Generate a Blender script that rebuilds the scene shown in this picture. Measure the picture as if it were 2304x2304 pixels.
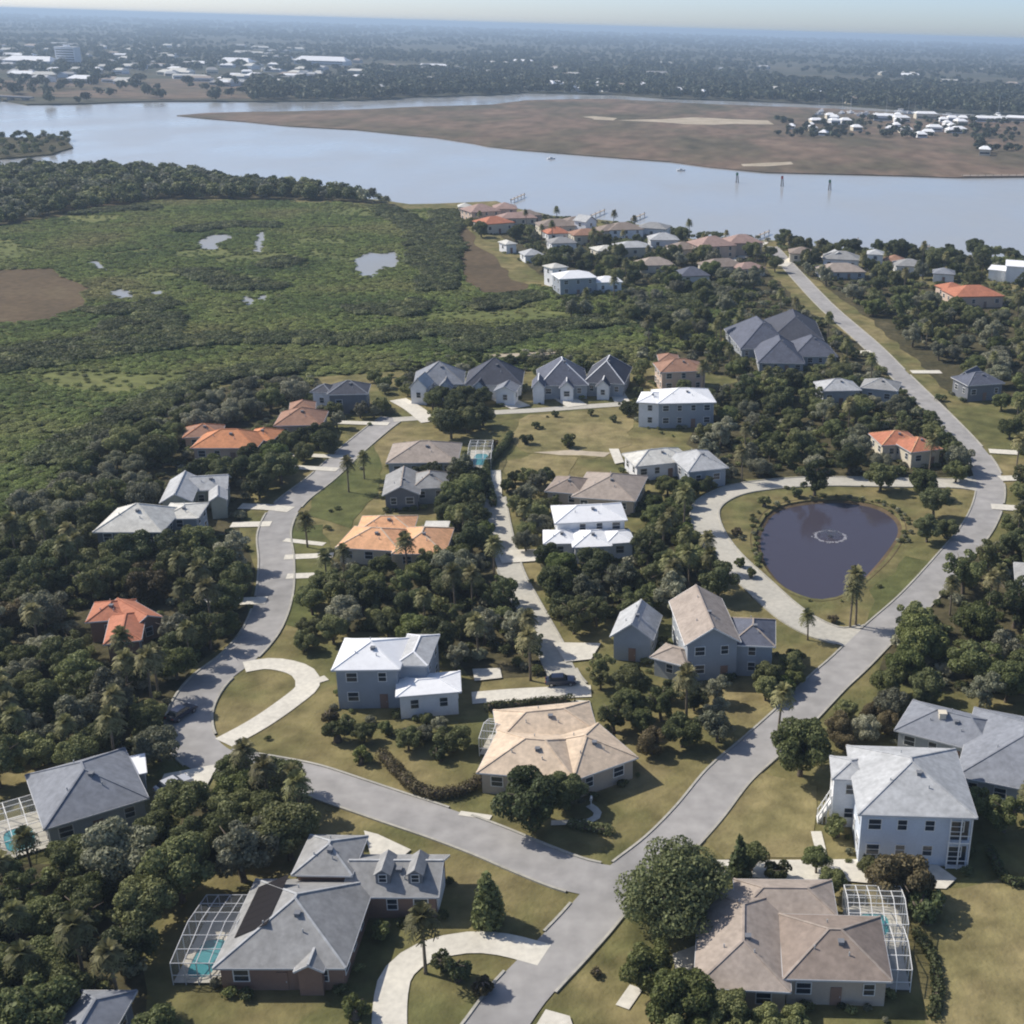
import bpy, bmesh, math, random
import numpy as np
from mathutils import Vector, Matrix, noise
from mathutils.geometry import tessellate_polygon
random.seed(7); rng = np.random.default_rng(7)
for o in list(bpy.data.objects): bpy.data.objects.remove(o)
SC = bpy.context.scene
COL = SC.collection

# ------------------------------------------------------------------ camera
CAM_H, F_PX, PP_X, PP_Y, HORIZON_Y = 90.0, 2760.0, 1600.0, 1152.0, 66.0
ROLL = math.radians(1.74)
PITCH = math.atan((PP_Y - HORIZON_Y) * math.cos(ROLL) / F_PX)
cam_d = bpy.data.cameras.new('camera'); cam = bpy.data.objects.new('camera', cam_d); COL.objects.link(cam)
ROT = Matrix.Rotation(math.pi/2 - PITCH, 3, 'X') @ Matrix.Rotation(ROLL, 3, 'Z')
cam.matrix_world = Matrix.Translation((0, 0, CAM_H)) @ ROT.to_4x4()
cam_d.sensor_width = 36.0; cam_d.lens = 36.0 * F_PX / 2304.0
cam_d.shift_x = -(PP_X - 1152.0) / 2304.0
cam_d.clip_start = 1.0; cam_d.clip_end = 60000.0
SC.camera = cam

# ------------------------------------------------------------------ sky, sun, exposure
SUN_EL, SUN_AZ = math.radians(43), math.radians(-72)      # azimuth clockwise from +Y
world = bpy.data.worlds.new('World'); SC.world = world; world.use_nodes = True
nt = world.node_tree; nt.nodes.clear()
sky = nt.nodes.new('ShaderNodeTexSky'); sky.sky_type = 'NISHITA'; sky.sun_disc = False
sky.sun_elevation = SUN_EL; sky.sun_rotation = SUN_AZ % (2*math.pi); sky.altitude = 300
sky.air_density = 0.5; sky.dust_density = 1.05; sky.ozone_density = 2.0
bg = nt.nodes.new('ShaderNodeBackground'); bg.inputs[1].default_value = 0.125
out = nt.nodes.new('ShaderNodeOutputWorld')
nt.links.new(sky.outputs[0], bg.inputs[0]); nt.links.new(bg.outputs[0], out.inputs[0])
sun_d = bpy.data.lights.new('sun', 'SUN'); sun_d.energy = 3.6; sun_d.angle = math.radians(0.55); sun_d.color = (1.0, 0.93, 0.82)
sun = bpy.data.objects.new('sun', sun_d); COL.objects.link(sun)
sdir = Vector((math.sin(SUN_AZ)*math.cos(SUN_EL), math.cos(SUN_AZ)*math.cos(SUN_EL), math.sin(SUN_EL)))
sun.rotation_euler = sdir.to_track_quat('Z', 'Y').to_euler(); sun.location = (-60, 40, 160)
SC.view_settings.view_transform = 'Standard'; SC.view_settings.look = 'None'
SC.view_settings.exposure = 0.45; SC.view_settings.gamma = 1.0
SC.render.engine = 'CYCLES'; SC.cycles.filter_width = 2.0

# ------------------------------------------------------------------ plan helpers
def at(px, py, z=0.0):
    "plan position of a point measured on the survey picture, at height z"
    v = ROT @ Vector(((px - PP_X)/F_PX, -(py - PP_Y)/F_PX, -1.0))
    t = (z - CAM_H) / v.z
    return Vector((v.x*t, v.y*t, z))
def ats(pts, z=0.0): return [at(p[0], p[1], z) for p in pts]
def inside(p, poly):
    x, y = p[0], p[1]; c = False; n = len(poly); j = n-1
    for i in range(n):
        xi, yi = poly[i][0], poly[i][1]; xj, yj = poly[j][0], poly[j][1]
        if (yi > y) != (yj > y) and x < (xj-xi)*(y-yi)/(yj-yi) + xi: c = not c
        j = i
    return c
def catmull(pts, step=1.5):
    P = [Vector((p[0], p[1])) for p in pts]
    P = [2*P[0]-P[1]] + P + [2*P[-1]-P[-2]]
    res = []
    for i in range(1, len(P)-2):
        a, b, c, d = P[i-1:i+3]; n = max(2, int((c-b).length/step))
        for k in range(n):
            t = k/n
            res.append(0.5*((2*b) + (c-a)*t + (2*a-5*b+4*c-d)*t*t + (3*b-a-3*c+d)*t**3))
    res.append(P[-2]); return res

# ------------------------------------------------------------------ materials
MATS = {}
def new_mat(name):
    m = bpy.data.materials.new(name); m.use_nodes = True
    n = m.node_tree; b = n.nodes['Principled BSDF']; MATS[name] = m
    return m, n, b
def rgba(c, k=1.0): return (c[0]*k, c[1]*k, c[2]*k, 1)
def noise_mat(name, stops, scale=1.0, detail=6, rough=0.85, spec=0.25, coord='Object', bump=0.0, bscale=None, second=None, stretch=None):
    """colour ramp over world/object noise; second = (scale, amount) of a finer value mottling"""
    m, n, b = new_mat(name); L = n.links
    tc = n.nodes.new('ShaderNodeTexCoord')
    if coord == 'World':
        g = n.nodes.new('ShaderNodeNewGeometry'); src = g.outputs['Position']
    else: src = tc.outputs['Object']
    if stretch:
        mp = n.nodes.new('ShaderNodeMapping'); mp.inputs['Scale'].default_value = stretch; L.new(src, mp.inputs[0]); src = mp.outputs[0]
    t = n.nodes.new('ShaderNodeTexNoise'); t.inputs['Scale'].default_value = scale; t.inputs['Detail'].default_value = detail; t.inputs['Roughness'].default_value = 0.6
    L.new(src, t.inputs['Vector'])
    r = n.nodes.new('ShaderNodeValToRGB'); e = r.color_ramp.elements
    while len(e) < len(stops): e.new(0.5)
    for i, (p, c) in enumerate(stops): e[i].position = p; e[i].color = rgba(c)
    L.new(t.outputs['Fac'], r.inputs[0]); colr = r.outputs[0]
    if second:
        t2 = n.nodes.new('ShaderNodeTexNoise'); t2.inputs['Scale'].default_value = second[0]; t2.inputs['Detail'].default_value = 5
        L.new(src, t2.inputs['Vector'])
        mr = n.nodes.new('ShaderNodeMapRange'); mr.inputs[1].default_value = 0.3; mr.inputs[2].default_value = 0.7
        mr.inputs[3].default_value = 1-second[1]; mr.inputs[4].default_value = 1+second[1]; L.new(t2.outputs['Fac'], mr.inputs[0])
        vm = n.nodes.new('ShaderNodeVectorMath'); vm.operation = 'SCALE'; L.new(colr, vm.inputs[0]); L.new(mr.outputs[0], vm.inputs['Scale']); colr = vm.outputs[0]
    L.new(colr, b.inputs['Base Color'])
    b.inputs['Roughness'].default_value = rough; b.inputs['Specular IOR Level'].default_value = spec
    if bump:
        t3 = n.nodes.new('ShaderNodeTexNoise'); t3.inputs['Scale'].default_value = bscale or scale*6; t3.inputs['Detail'].default_value = 4; L.new(src, t3.inputs['Vector'])
        bp = n.nodes.new('ShaderNodeBump'); bp.inputs['Strength'].default_value = bump; bp.inputs['Distance'].default_value = 0.3
        L.new(t3.outputs['Fac'], bp.inputs['Height']); L.new(bp.outputs[0], b.inputs['Normal'])
    return m
def plain(name, c, var=0.12, scale=0.6, rough=0.8, spec=0.3, metal=0.0):
    lo = tuple(x*(1-var) for x in c); hi = tuple(min(1, x*(1+var)) for x in c)
    m = noise_mat(name, [(0.3, lo), (0.7, hi)], scale, 5, rough, spec, second=(4.0, var*0.5))
    m.node_tree.nodes['Principled BSDF'].inputs['Metallic'].default_value = metal
    return m
def roof_mat(name, c, var=0.16, course=0.0):
    "shingle or tile: blotchy, streaked down the slope, finely coursed"
    m = noise_mat(name, [(0.25, tuple(x*(1-var) for x in c)), (0.5, c), (0.78, tuple(min(.95, x*(1+var)) for x in c))], 0.45, 8, 0.82, 0.25, second=(1.6, var*0.7))
    n = m.node_tree; L = n.links; b = n.nodes['Principled BSDF']; tc = n.nodes['Texture Coordinate']
    t = n.nodes.new('ShaderNodeTexNoise'); t.inputs['Scale'].default_value = 7.0; t.inputs['Detail'].default_value = 3; L.new(tc.outputs['Object'], t.inputs['Vector'])
    bp = n.nodes.new('ShaderNodeBump'); bp.inputs['Strength'].default_value = 0.35; bp.inputs['Distance'].default_value = 0.05 + course
    L.new(t.outputs['Fac'], bp.inputs['Height']); L.new(bp.outputs[0], b.inputs['Normal'])
    return m
def leaf_mat(name, c, c2, trans=0.3):
    m, n, b = new_mat(name); L = n.links
    oi = n.nodes.new('ShaderNodeObjectInfo'); a = n.nodes.new('ShaderNodeAttribute'); a.attribute_name = 'tint'
    mx = n.nodes.new('ShaderNodeMix'); mx.data_type = 'RGBA'; mx.inputs[6].default_value = rgba(c); mx.inputs[7].default_value = rgba(c2)
    L.new(oi.outputs['Random'], mx.inputs[0])
    mr = n.nodes.new('ShaderNodeMapRange'); mr.inputs[3].default_value = 0.62; mr.inputs[4].default_value = 1.42; L.new(a.outputs['Fac'], mr.inputs[0])
    vm = n.nodes.new('ShaderNodeVectorMath'); vm.operation = 'SCALE'; L.new(mx.outputs[2], vm.inputs[0])
    wn = n.nodes.new('ShaderNodeTexWhiteNoise'); wn.noise_dimensions = '1D'; mu = n.nodes.new('ShaderNodeMath'); mu.operation = 'MULTIPLY'; mu.inputs[1].default_value = 913.7; L.new(oi.outputs['Random'], mu.inputs[0]); L.new(mu.outputs[0], wn.inputs['W'])
    mr2 = n.nodes.new('ShaderNodeMapRange'); mr2.inputs[3].default_value = 0.66; mr2.inputs[4].default_value = 1.5; L.new(wn.outputs['Value'], mr2.inputs[0])
    m3 = n.nodes.new('ShaderNodeMath'); m3.operation = 'MULTIPLY'; L.new(mr.outputs[0], m3.inputs[0]); L.new(mr2.outputs[0], m3.inputs[1]); L.new(m3.outputs[0], vm.inputs['Scale'])
    b.inputs['Roughness'].default_value = 0.62; b.inputs['Specular IOR Level'].default_value = 0.25
    L.new(vm.outputs[0], b.inputs['Base Color'])
    tr = n.nodes.new('ShaderNodeBsdfTranslucent'); L.new(vm.outputs[0], tr.inputs[0])
    ms = n.nodes.new('ShaderNodeMixShader'); ms.inputs[0].default_value = trans
    L.new(b.outputs[0], ms.inputs[1]); L.new(tr.outputs[0], ms.inputs[2])
    L.new(ms.outputs[0], n.nodes['Material Output'].inputs[0])
    return m
def water_mat(name, c, rough, bump, bscale, stretch=(1, 1, 1), spec=0.5):
    m, n, b = new_mat(name); L = n.links
    g = n.nodes.new('ShaderNodeNewGeometry'); mp = n.nodes.new('ShaderNodeMapping'); mp.inputs['Scale'].default_value = stretch
    L.new(g.outputs['Position'], mp.inputs[0])
    t = n.nodes.new('ShaderNodeTexNoise'); t.inputs['Scale'].default_value = bscale; t.inputs['Detail'].default_value = 4; L.new(mp.outputs[0], t.inputs['Vector'])
    bp = n.nodes.new('ShaderNodeBump'); bp.inputs['Strength'].default_value = bump; bp.inputs['Distance'].default_value = 0.15
    L.new(t.outputs['Fac'], bp.inputs['Height']); L.new(bp.outputs[0], b.inputs['Normal'])
    t2 = n.nodes.new('ShaderNodeTexNoise'); t2.inputs['Scale'].default_value = 0.012; t2.inputs['Detail'].default_value = 4; L.new(mp.outputs[0], t2.inputs['Vector'])
    mr = n.nodes.new('ShaderNodeMapRange'); mr.inputs[1].default_value = .35; mr.inputs[2].default_value = .65; mr.inputs[3].default_value = rough*0.7; mr.inputs[4].default_value = rough*1.5
    L.new(t2.outputs['Fac'], mr.inputs[0]); L.new(mr.outputs[0], b.inputs['Roughness'])
    b.inputs['Base Color'].default_value = rgba(c); b.inputs['IOR'].default_value = 1.33; b.inputs['Specular IOR Level'].default_value = spec
    return m

noise_mat('lawn', [(0.28, (.085, .092, .036)), (0.42, (.13, .128, .052)), (0.54, (.195, .168, .076)), (0.72, (.275, .225, .115))], 0.05, 9, 0.95, 0.1, 'World', 0.5, 1.5, second=(0.28, .32))
noise_mat('green_lawn', [(0.3, (.078, .095, .034)), (0.55, (.125, .13, .05)), (0.75, (.19, .17, .075))], 0.06, 9, 0.95, 0.1, 'World', 0.5, 1.5, second=(0.3, .3))
noise_mat('dry_lawn', [(0.27, (.125, .12, .05)), (0.48, (.22, .19, .09)), (0.73, (.31, .25, .13))], 0.07, 9, 0.95, 0.1, 'World', 0.5, 1.5, second=(0.33, .28))
noise_mat('litter', [(0.3, (.045, .045, .024)), (0.55, (.085, .075, .04)), (0.8, (.15, .125, .07))], 0.12, 8, 0.95, 0.1, 'World', 0.5, 1.2, second=(0.8, .3))
noise_mat('marsh', [(0.25, (.08, .095, .04)), (0.45, (.12, .14, .05)), (0.6, (.155, .165, .06)), (0.8, (.18, .165, .085))], 0.022, 9, 0.95, 0.1, 'World', 0.6, 0.6, second=(0.35, .3), stretch=(0.55, 1.0, 1))
noise_mat('brown_marsh', [(0.3, (.085, .066, .04)), (0.55, (.125, .092, .055)), (0.8, (.15, .12, .07))], 0.03, 8, 0.95, 0.1, 'World', 0.4, 0.7, second=(0.4, .2))
noise_mat('saltmarsh', [(0.3, (.075, .07, .042)), (0.45, (.125, .102, .068)), (0.58, (.175, .125, .09)), (0.8, (.26, .205, .145))], 0.013, 10, 0.95, 0.1, 'World', 0.4, 0.2, second=(0.07, .3), stretch=(1, .4, 1))
noise_mat('far_ground', [(0.3, (.045, .055, .035)), (0.55, (.085, .08, .055)), (0.8, (.16, .14, .10))], 0.004, 9, 0.95, 0.1, 'World', second=(0.02, .35))
noise_mat('sand', [(0.3, (.34, .29, .21)), (0.7, (.52, .45, .35))], 0.05, 6, 0.95, 0.1, 'World', second=(0.5, .15))
noise_mat('asphalt', [(0.28, (.265, .258, .25)), (0.5, (.335, .325, .315)), (0.72, (.40, .385, .37))], 0.05, 10, 0.9, 0.2, 'World', second=(0.4, .11))
noise_mat('pale_road', [(0.25, (.40, .385, .34)), (0.5, (.48, .46, .40)), (0.75, (.55, .52, .45))], 0.09, 8, 0.9, 0.2, 'World', second=(1.2, .10))
noise_mat('concrete', [(0.25, (.54, .51, .44)), (0.5, (.64, .61, .53)), (0.75, (.72, .68, .58))], 0.16, 8, 0.85, 0.25, 'World', second=(1.5, .10))
noise_mat('kerb_concrete', [(0.3, (.34, .33, .29)), (0.7, (.48, .46, .40))], 0.3, 6, 0.9, 0.2, 'World', second=(2.0, .12))
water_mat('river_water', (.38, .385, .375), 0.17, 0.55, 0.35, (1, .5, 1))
water_mat('pond_water', (.062, .056, .074), 0.06, 0.25, 0.9)
water_mat('puddle_water', (.30, .31, .31), 0.35, 0.3, 0.8)
water_mat('pool_water', (.10, .36, .40), 0.05, 0.3, 1.5)
plain('white_trim', (.78, .78, .76), .05)
plain('aluminium', (.55, .56, .57), .08, rough=.5)
plain('bark', (.13, .105, .08), .3, 2.0, 0.95)
plain('palm_bark', (.19, .155, .115), .25, 3.0, 0.95)
leaf_mat('oak_leaf', (0.135, 0.158, 0.06), (0.2, 0.208, 0.088))
leaf_mat('dark_leaf', (0.08, 0.1, 0.042), (0.132, 0.145, 0.064))
leaf_mat('grey_leaf', (0.2, 0.21, 0.135), (0.265, 0.26, 0.18))
leaf_mat('bright_leaf', (.105, .138, .042), (.158, .172, .06))
leaf_mat('brown_leaf', (.12, .102, .052), (.155, .125, .065))
leaf_mat('mangrove_leaf', (0.125, 0.148, 0.056), (0.165, 0.175, 0.078))
_m = leaf_mat('marsh_leaf', (.135, .15, .056), (.16, .172, .072)); _n = _m.node_tree
_g = _n.nodes.new('ShaderNodeNewGeometry'); _t = _n.nodes.new('ShaderNodeTexNoise'); _t.inputs['Scale'].default_value = 0.02; _t.inputs['Detail'].default_value = 6
_n.links.new(_g.outputs['Position'], _t.inputs['Vector']); _r = _n.nodes.new('ShaderNodeValToRGB'); _e = _r.color_ramp.elements; _e.new(.5)
for _i, (_p, _c) in enumerate(((.34, (.135, .18, .062, 1)), (.5, (.215, .258, .082, 1)), (.68, (.285, .272, .118, 1)))): _e[_i].position = _p; _e[_i].color = _c
_n.links.new(_t.outputs['Fac'], _r.inputs[0])
_v = [q for q in _n.nodes if q.type == 'VECT_MATH'][0]; _n.links.new(_r.outputs[0], _v.inputs[0])
leaf_mat('palm_leaf', (0.145, 0.15, 0.06), (0.21, 0.19, 0.09))
leaf_mat('far_leaf', (.05, .065, .04), (.085, .09, .055), 0.1)
WALL = dict(white=(.76, .77, .78), cream=(.66, .60, .48), blue=(.58, .63, .70), tan=(.46, .40, .33), grey=(.40, .42, .43), brick=(.26, .17, .13), peach=(.62, .48, .38), dark=(.18, .19, .21), sage=(.38, .40, .34), slate=(.33, .36, .395))  # blue, and slate on white houses: white walls with shade put into the colour
for k, c in WALL.items(): plain('wall_'+k, c, .07, .5, .85)
ROOF = dict(grey=(.30, .30, .295), dark=(.075, .08, .10), slate=(.115, .125, .16), white=(.84, .85, .86), pale=(.44, .45, .455), tan=(.36, .305, .26), brown=(.27, .22, .185), beige=(.62, .50, .375), orange=(.56, .245, .12), terracotta=(.46, .185, .11), peach=(.72, .40, .22), rust=(.33, .19, .13), cream=(.60, .59, .54), bluegrey=(.235, .25, .28), pink=(.36, .25, .215))
for k, c in ROOF.items(): roof_mat('roof_'+k, c, .2 if k != 'white' else .06, .03 if k in ('orange', 'terracotta', 'peach', 'rust', 'beige', 'pink') else 0)
m, n, b = new_mat('glass'); b.inputs['Base Color'].default_value = (.03, .04, .055, 1); b.inputs['Roughness'].default_value = .08; b.inputs['Specular IOR Level'].default_value = .6
m, n, b = new_mat('solar'); b.inputs['Base Color'].default_value = (.012, .010, .012, 1); b.inputs['Roughness'].default_value = .75; b.inputs['Specular IOR Level'].default_value = .15
m, n, b = new_mat('tyre'); b.inputs['Base Color'].default_value = (.02, .02, .02, 1); b.inputs['Roughness'].default_value = .8
m, n, b = new_mat('rim'); b.inputs['Base Color'].default_value = (.5, .5, .5, 1); b.inputs['Roughness'].default_value = .35; b.inputs['Metallic'].default_value = .8
m, n, b = new_mat('navy_paint'); b.inputs['Base Color'].default_value = (.035, .04, .07, 1); b.inputs['Roughness'].default_value = .3; b.inputs['Coat Weight'].default_value = .6
m, n, b = new_mat('silver_paint'); b.inputs['Base Color'].default_value = (.5, .51, .53, 1); b.inputs['Roughness'].default_value = .35; b.inputs['Coat Weight'].default_value = .6
m, n, b = new_mat('lamp_glass'); b.inputs['Base Color'].default_value = (.7, .7, .68, 1); b.inputs['Roughness'].default_value = .15
m, n, b = new_mat('tail_glass'); b.inputs['Base Color'].default_value = (.35, .02, .02, 1); b.inputs['Roughness'].default_value = .2
m, n, b = new_mat('foam'); b.inputs['Base Color'].default_value = (.30, .30, .33, 1); b.inputs['Roughness'].default_value = .6
plain('piling', (.10, .08, .065), .2, 2.0, .95)
plain('sign_green', (.03, .16, .07), .1); plain('sign_red', (.4, .04, .03), .1)
m, n, b = new_mat('screen'); L = n.links
tp = n.nodes.new('ShaderNodeBsdfTransparent'); ms = n.nodes.new('ShaderNodeMixShader'); ms.inputs[0].default_value = .80
b.inputs['Base Color'].default_value = (.16, .17, .18, 1); b.inputs['Roughness'].default_value = .8
L.new(b.outputs[0], ms.inputs[1]); L.new(tp.outputs[0], ms.inputs[2]); L.new(ms.outputs[0], n.nodes['Material Output'].inputs[0])

# ------------------------------------------------------------------ object helpers
def link(o, parent=None):
    COL.objects.link(o)
    if parent is not None: o.parent = parent
    return o
def mesh_data(name, v, f, mat, smooth=False):
    me = bpy.data.meshes.new(name); me.from_pydata([tuple(p) for p in v], [], f); me.update()
    me.materials.append(MATS[mat])
    if smooth: me.polygons.foreach_set('use_smooth', [True]*len(me.polygons))
    return me
def mesh_obj(name, v, f, mat, parent=None, smooth=False): return link(bpy.data.objects.new(name, mesh_data(name, v, f, mat, smooth)), parent)
def tag(o, label, cat, group=None):
    o['label'] = label; o['category'] = cat
    if group: o['group'] = group
    return o
def structure(o): o['kind'] = 'structure'; return o
def stuff(o): o['kind'] = 'stuff'; return o
def empty(name, loc, rz=0, s=1):
    o = bpy.data.objects.new(name, None); COL.objects.link(o); o.location = loc; o.rotation_euler = (0, 0, rz); o.scale = (s, s, s); o.empty_display_size = 1
    return o
class MB:
    def __init__(s): s.v = []; s.f = []
    def quadbox(s, P):                       # 8 corners: bottom 4 ccw, top 4 ccw
        n = len(s.v); s.v += P
        s.f += [(n+3, n+2, n+1, n), (n+4, n+5, n+6, n+7)] + [(n+i, n+(i+1) % 4, n+4+(i+1) % 4, n+4+i) for i in range(4)]
    def box(s, x0, x1, y0, y1, z0, z1):
        s.quadbox([Vector(p) for p in ((x0, y0, z0), (x1, y0, z0), (x1, y1, z0), (x0, y1, z0), (x0, y0, z1), (x1, y0, z1), (x1, y1, z1), (x0, y1, z1))])
    def bar(s, p, q, w=.1, h=.1):
        p = Vector(p); q = Vector(q); d = (q-p).normalized()
        side = d.cross(Vector((0, 0, 1)))
        side = Vector((1, 0, 0)) if side.length < 1e-4 else side.normalized()
        up = side.cross(d).normalized(); a = side*w/2; b = up*h/2
        s.quadbox([p-a-b, p+a-b, q+a-b, q-a-b, p-a+b, p+a+b, q+a+b, q-a+b])
    def tube(s, pts, rad, k=7, cap=True):
        n0 = len(s.v); pts = [Vector(p) for p in pts]
        for i, p in enumerate(pts):
            d = (pts[min(i+1, len(pts)-1)] - pts[max(i-1, 0)]).normalized()
            a = d.orthogonal().normalized(); b = d.cross(a)
            if i and a.dot(pa) < 0: a = -a; b = d.cross(a)
            if i: a = (pa - d*pa.dot(d)).normalized(); b = d.cross(a)
            pa = a
            for j in range(k):
                t = 2*math.pi*j/k; s.v.append(p + (a*math.cos(t)+b*math.sin(t))*rad[i])
        for i in range(len(pts)-1):
            for j in range(k):
                s.f.append((n0+i*k+j, n0+i*k+(j+1) % k, n0+(i+1)*k+(j+1) % k, n0+(i+1)*k+j))
        if cap: s.f.append(tuple(n0+(len(pts)-1)*k+j for j in range(k))); s.f.append(tuple(n0+j for j in reversed(range(k))))
    def data(s, name, mat, smooth=False): return mesh_data(name, s.v, s.f, mat, smooth)
    def obj(s, name, mat, parent=None, smooth=False): return mesh_obj(name, s.v, s.f, mat, parent, smooth)
def sheet(name, pts, z, mat, skirt=0.0, holes=(), parent=None):
    "flat ground sheet, triangulated, with an optional bank skirt"
    loops = [[Vector((p[0], p[1], 0)) for p in pts]] + [[Vector((p[0], p[1], 0)) for p in h] for h in holes]
    tris = tessellate_polygon(loops); flat = [p for l in loops for p in l]
    v = [Vector((p.x, p.y, z)) for p in flat]
    f = []
    for t in tris:
        a, b, c = (flat[i] for i in t)
        f.append(tuple(t) if (b-a).cross(c-a).z > 0 else tuple(reversed(t)))
    if skirt:
        off = 0
        for l in loops:
            n = len(v); v += [Vector((p.x, p.y, z-skirt)) for p in l]
            k = len(l)
            for i in range(k): f.append((off+i, off+(i+1) % k, n+(i+1) % k, n+i))
            off += k
    return mesh_obj(name, v, f, mat, parent)
def wobble(pts, amp, step, seed=0):
    "roughen an outline given in plan"
    res = []; n = len(pts)
    for i in range(n):
        a, b = Vector(pts[i][:2]), Vector(pts[(i+1) % n][:2]); k = max(1, int((b-a).length/step)); d = (b-a).normalized() if (b-a).length > 1e-6 else Vector((1, 0)); nn = Vector((-d.y, d.x))
        for j in range(k):
            p = a + (b-a)*j/k
            if (b-a).length < 900: p = p + nn*amp*noise.noise(Vector((p.x/step/2.2, p.y/step/2.2, seed)))*1.6
            res.append(p)
    return res

# ------------------------------------------------------------------ the setting: land, river, marsh
shore_px = [(-420, 392), (-60, 386), (160, 378), (260, 370), (400, 388), (480, 404), (620, 416), (740, 430), (800, 444), (920, 459), (1040, 456), (1120, 452), (1240, 486), (1370, 496), (1500, 514), (1560, 537), (1640, 542), (1740, 540), (1880, 558), (2040, 575), (2130, 585), (2304, 590), (2600, 610)]
shore = ats(shore_px)
pond_px = [(1722, 1160), (1700, 1205), (1712, 1260), (1750, 1310), (1800, 1338), (1850, 1348), (1910, 1332), (1960, 1290), (2005, 1240), (2030, 1190), (2010, 1155), (1960, 1132), (1880, 1122), (1800, 1128), (1750, 1140)]
pond = [Vector((p.x, p.y)) for p in catmull(ats(pond_px + pond_px[:1]), 2.0)][:-1]
near = wobble([Vector((p.x, p.y)) for p in shore], 3.0, 14) 
near = [p for p in near]
# wobble() closes the outline; keep only the shoreline run, then close it round behind the camera
cut = len(near)
end = Vector((shore[-1].x, shore[-1].y)); start = Vector((shore[0].x, shore[0].y))
run = []
for p in near:
    run.append(p)
    if (p-end).length < 14.5: break
land = run + [end, Vector((900, 380)), Vector((900, -260)), Vector((-1100, -260)), Vector((-1100, 760))]
structure(sheet('ground', land, 0.0, 'lawn', 3.0, [pond]))
bed = MB(); bed.v = [Vector(p) for p in ((-20000, -300, -3.0), (20000, -300, -3.0), (20000, 33000, -3.0), (-20000, 33000, -3.0))]; bed.f = [(0, 1, 2, 3)]
structure(bed.obj('riverbed', 'sand'))
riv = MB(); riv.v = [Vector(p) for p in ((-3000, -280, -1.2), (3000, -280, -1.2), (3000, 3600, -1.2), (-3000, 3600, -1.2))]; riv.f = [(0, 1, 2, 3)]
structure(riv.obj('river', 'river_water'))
# far mainland, reaching the horizon
far_px = [(-700, 200), (-300, 215), (0, 222), (60, 233), (170, 233), (260, 230), (360, 227), (580, 227), (800, 225), (926, 218), (1112, 213), (1180, 209), (1381, 212), (1504, 221), (1732, 229), (1877, 235), (1990, 243), (2120, 252), (2304, 258), (2700, 275)]
fs = [Vector((p.x, p.y)) for p in ats(far_px)]
farland = wobble(fs, 10, 50, 3)
k = max(i for i, p in enumerate(farland) if (p-fs[-1]).length < 60 and i > 5)
farland = farland[:k+1] + [Vector((2600, 1500)), Vector((19000, 3000)), Vector((19000, 32500)), Vector((-19000, 32500)), Vector((-19000, 3000)), Vector((-2600, 1700))]
structure(sheet('far_mainland', farland, 0.2, 'far_ground', 2.5))
isl_px = [(395, 258), (470, 253), (560, 251), (800, 245), (926, 240), (1112, 234), (1174, 224), (1381, 221), (1504, 229), (1732, 238), (1877, 243), (1990, 250), (2120, 259), (2304, 268), (2800, 300), (2800, 420), (2500, 405), (2304, 396), (2150, 396), (2042, 392), (1880, 390), (1720, 386), (1600, 373), (1504, 362), (1400, 355), (1236, 341), (1112, 327), (976, 307), (860, 296), (800, 290), (650, 282), (560, 271), (470, 265)]
isl = wobble([Vector((p.x, p.y)) for p in ats(isl_px)], 6, 26, 5)
structure(sheet('salt_marsh_island', isl, -0.5, 'saltmarsh', 2.2))
structure(sheet('far_tidal_flat', wobble([Vector((p.x, p.y)) for p in ats([(-300, 196), (0, 182), (200, 176), (400, 178), (560, 192), (580, 222), (360, 223), (0, 217), (-300, 211)])], 8, 40, 13), 0.45, 'saltmarsh'))
sand_px = [(1400, 271), (1500, 268), (1560, 263), (1700, 270), (1745, 280), (1600, 278), (1480, 276)]
structure(sheet('sand_bank', wobble([Vector((p.x, p.y)) for p in ats([(1312, 262), (1345, 260), (1392, 265), (1380, 270), (1330, 268)])], 8, 12, 18), -0.4, 'sand'))
structure(sheet('sand_bank', wobble([Vector((p.x, p.y)) for p in ats(sand_px)], 22, 22, 8), -0.4, 'sand'))
structure(sheet('sand_spit', wobble([Vector((p.x, p.y)) for p in ats([(1668, 368), (1700, 366), (1785, 363), (1790, 369), (1720, 373), (1675, 373)])], 3, 10, 9), -0.38, 'sand'))
point = [Vector((p.x, p.y)) for p in ats([(-420, 306), (-100, 308), (60, 308), (120, 304), (152, 306), (160, 330), (120, 346), (40, 352), (-100, 362), (-420, 372)])]
structure(sheet('river_point', wobble(point, 4, 18, 11), -0.2, 'litter', 2.0))

marsh_px = [(-600, 560), (0, 512), (150, 484), (350, 452), (600, 452), (760, 456), (900, 472), (1040, 474), (1060, 560), (1150, 630), (1240, 648), (1270, 660), (1440, 650), (1580, 632), (1690, 640), (1665, 720), (1600, 770), (1480, 795), (1440, 828), (1200, 832), (1040, 836), (900, 836), (850, 842), (700, 842), (560, 852), (420, 894), (250, 965), (120, 1085), (0, 1185), (-300, 1430), (-900, 1200)]
MARSH = wobble([Vector((p.x, p.y)) for p in ats(marsh_px)], 3, 9, 2)
structure(sheet('mangrove_marsh', MARSH, 0.05, 'marsh'))
BROWN = [wobble([Vector((p.x, p.y)) for p in ats(q)], 3, 8, 4) for q in (
    [(-200, 640), (0, 610), (110, 605), (185, 640), (190, 690), (110, 722), (0, 728), (-250, 740)],
    [(1040, 500), (1075, 560), (1130, 600), (1180, 640), (1170, 665), (1090, 660), (1035, 620), (1035, 560)])]
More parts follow.
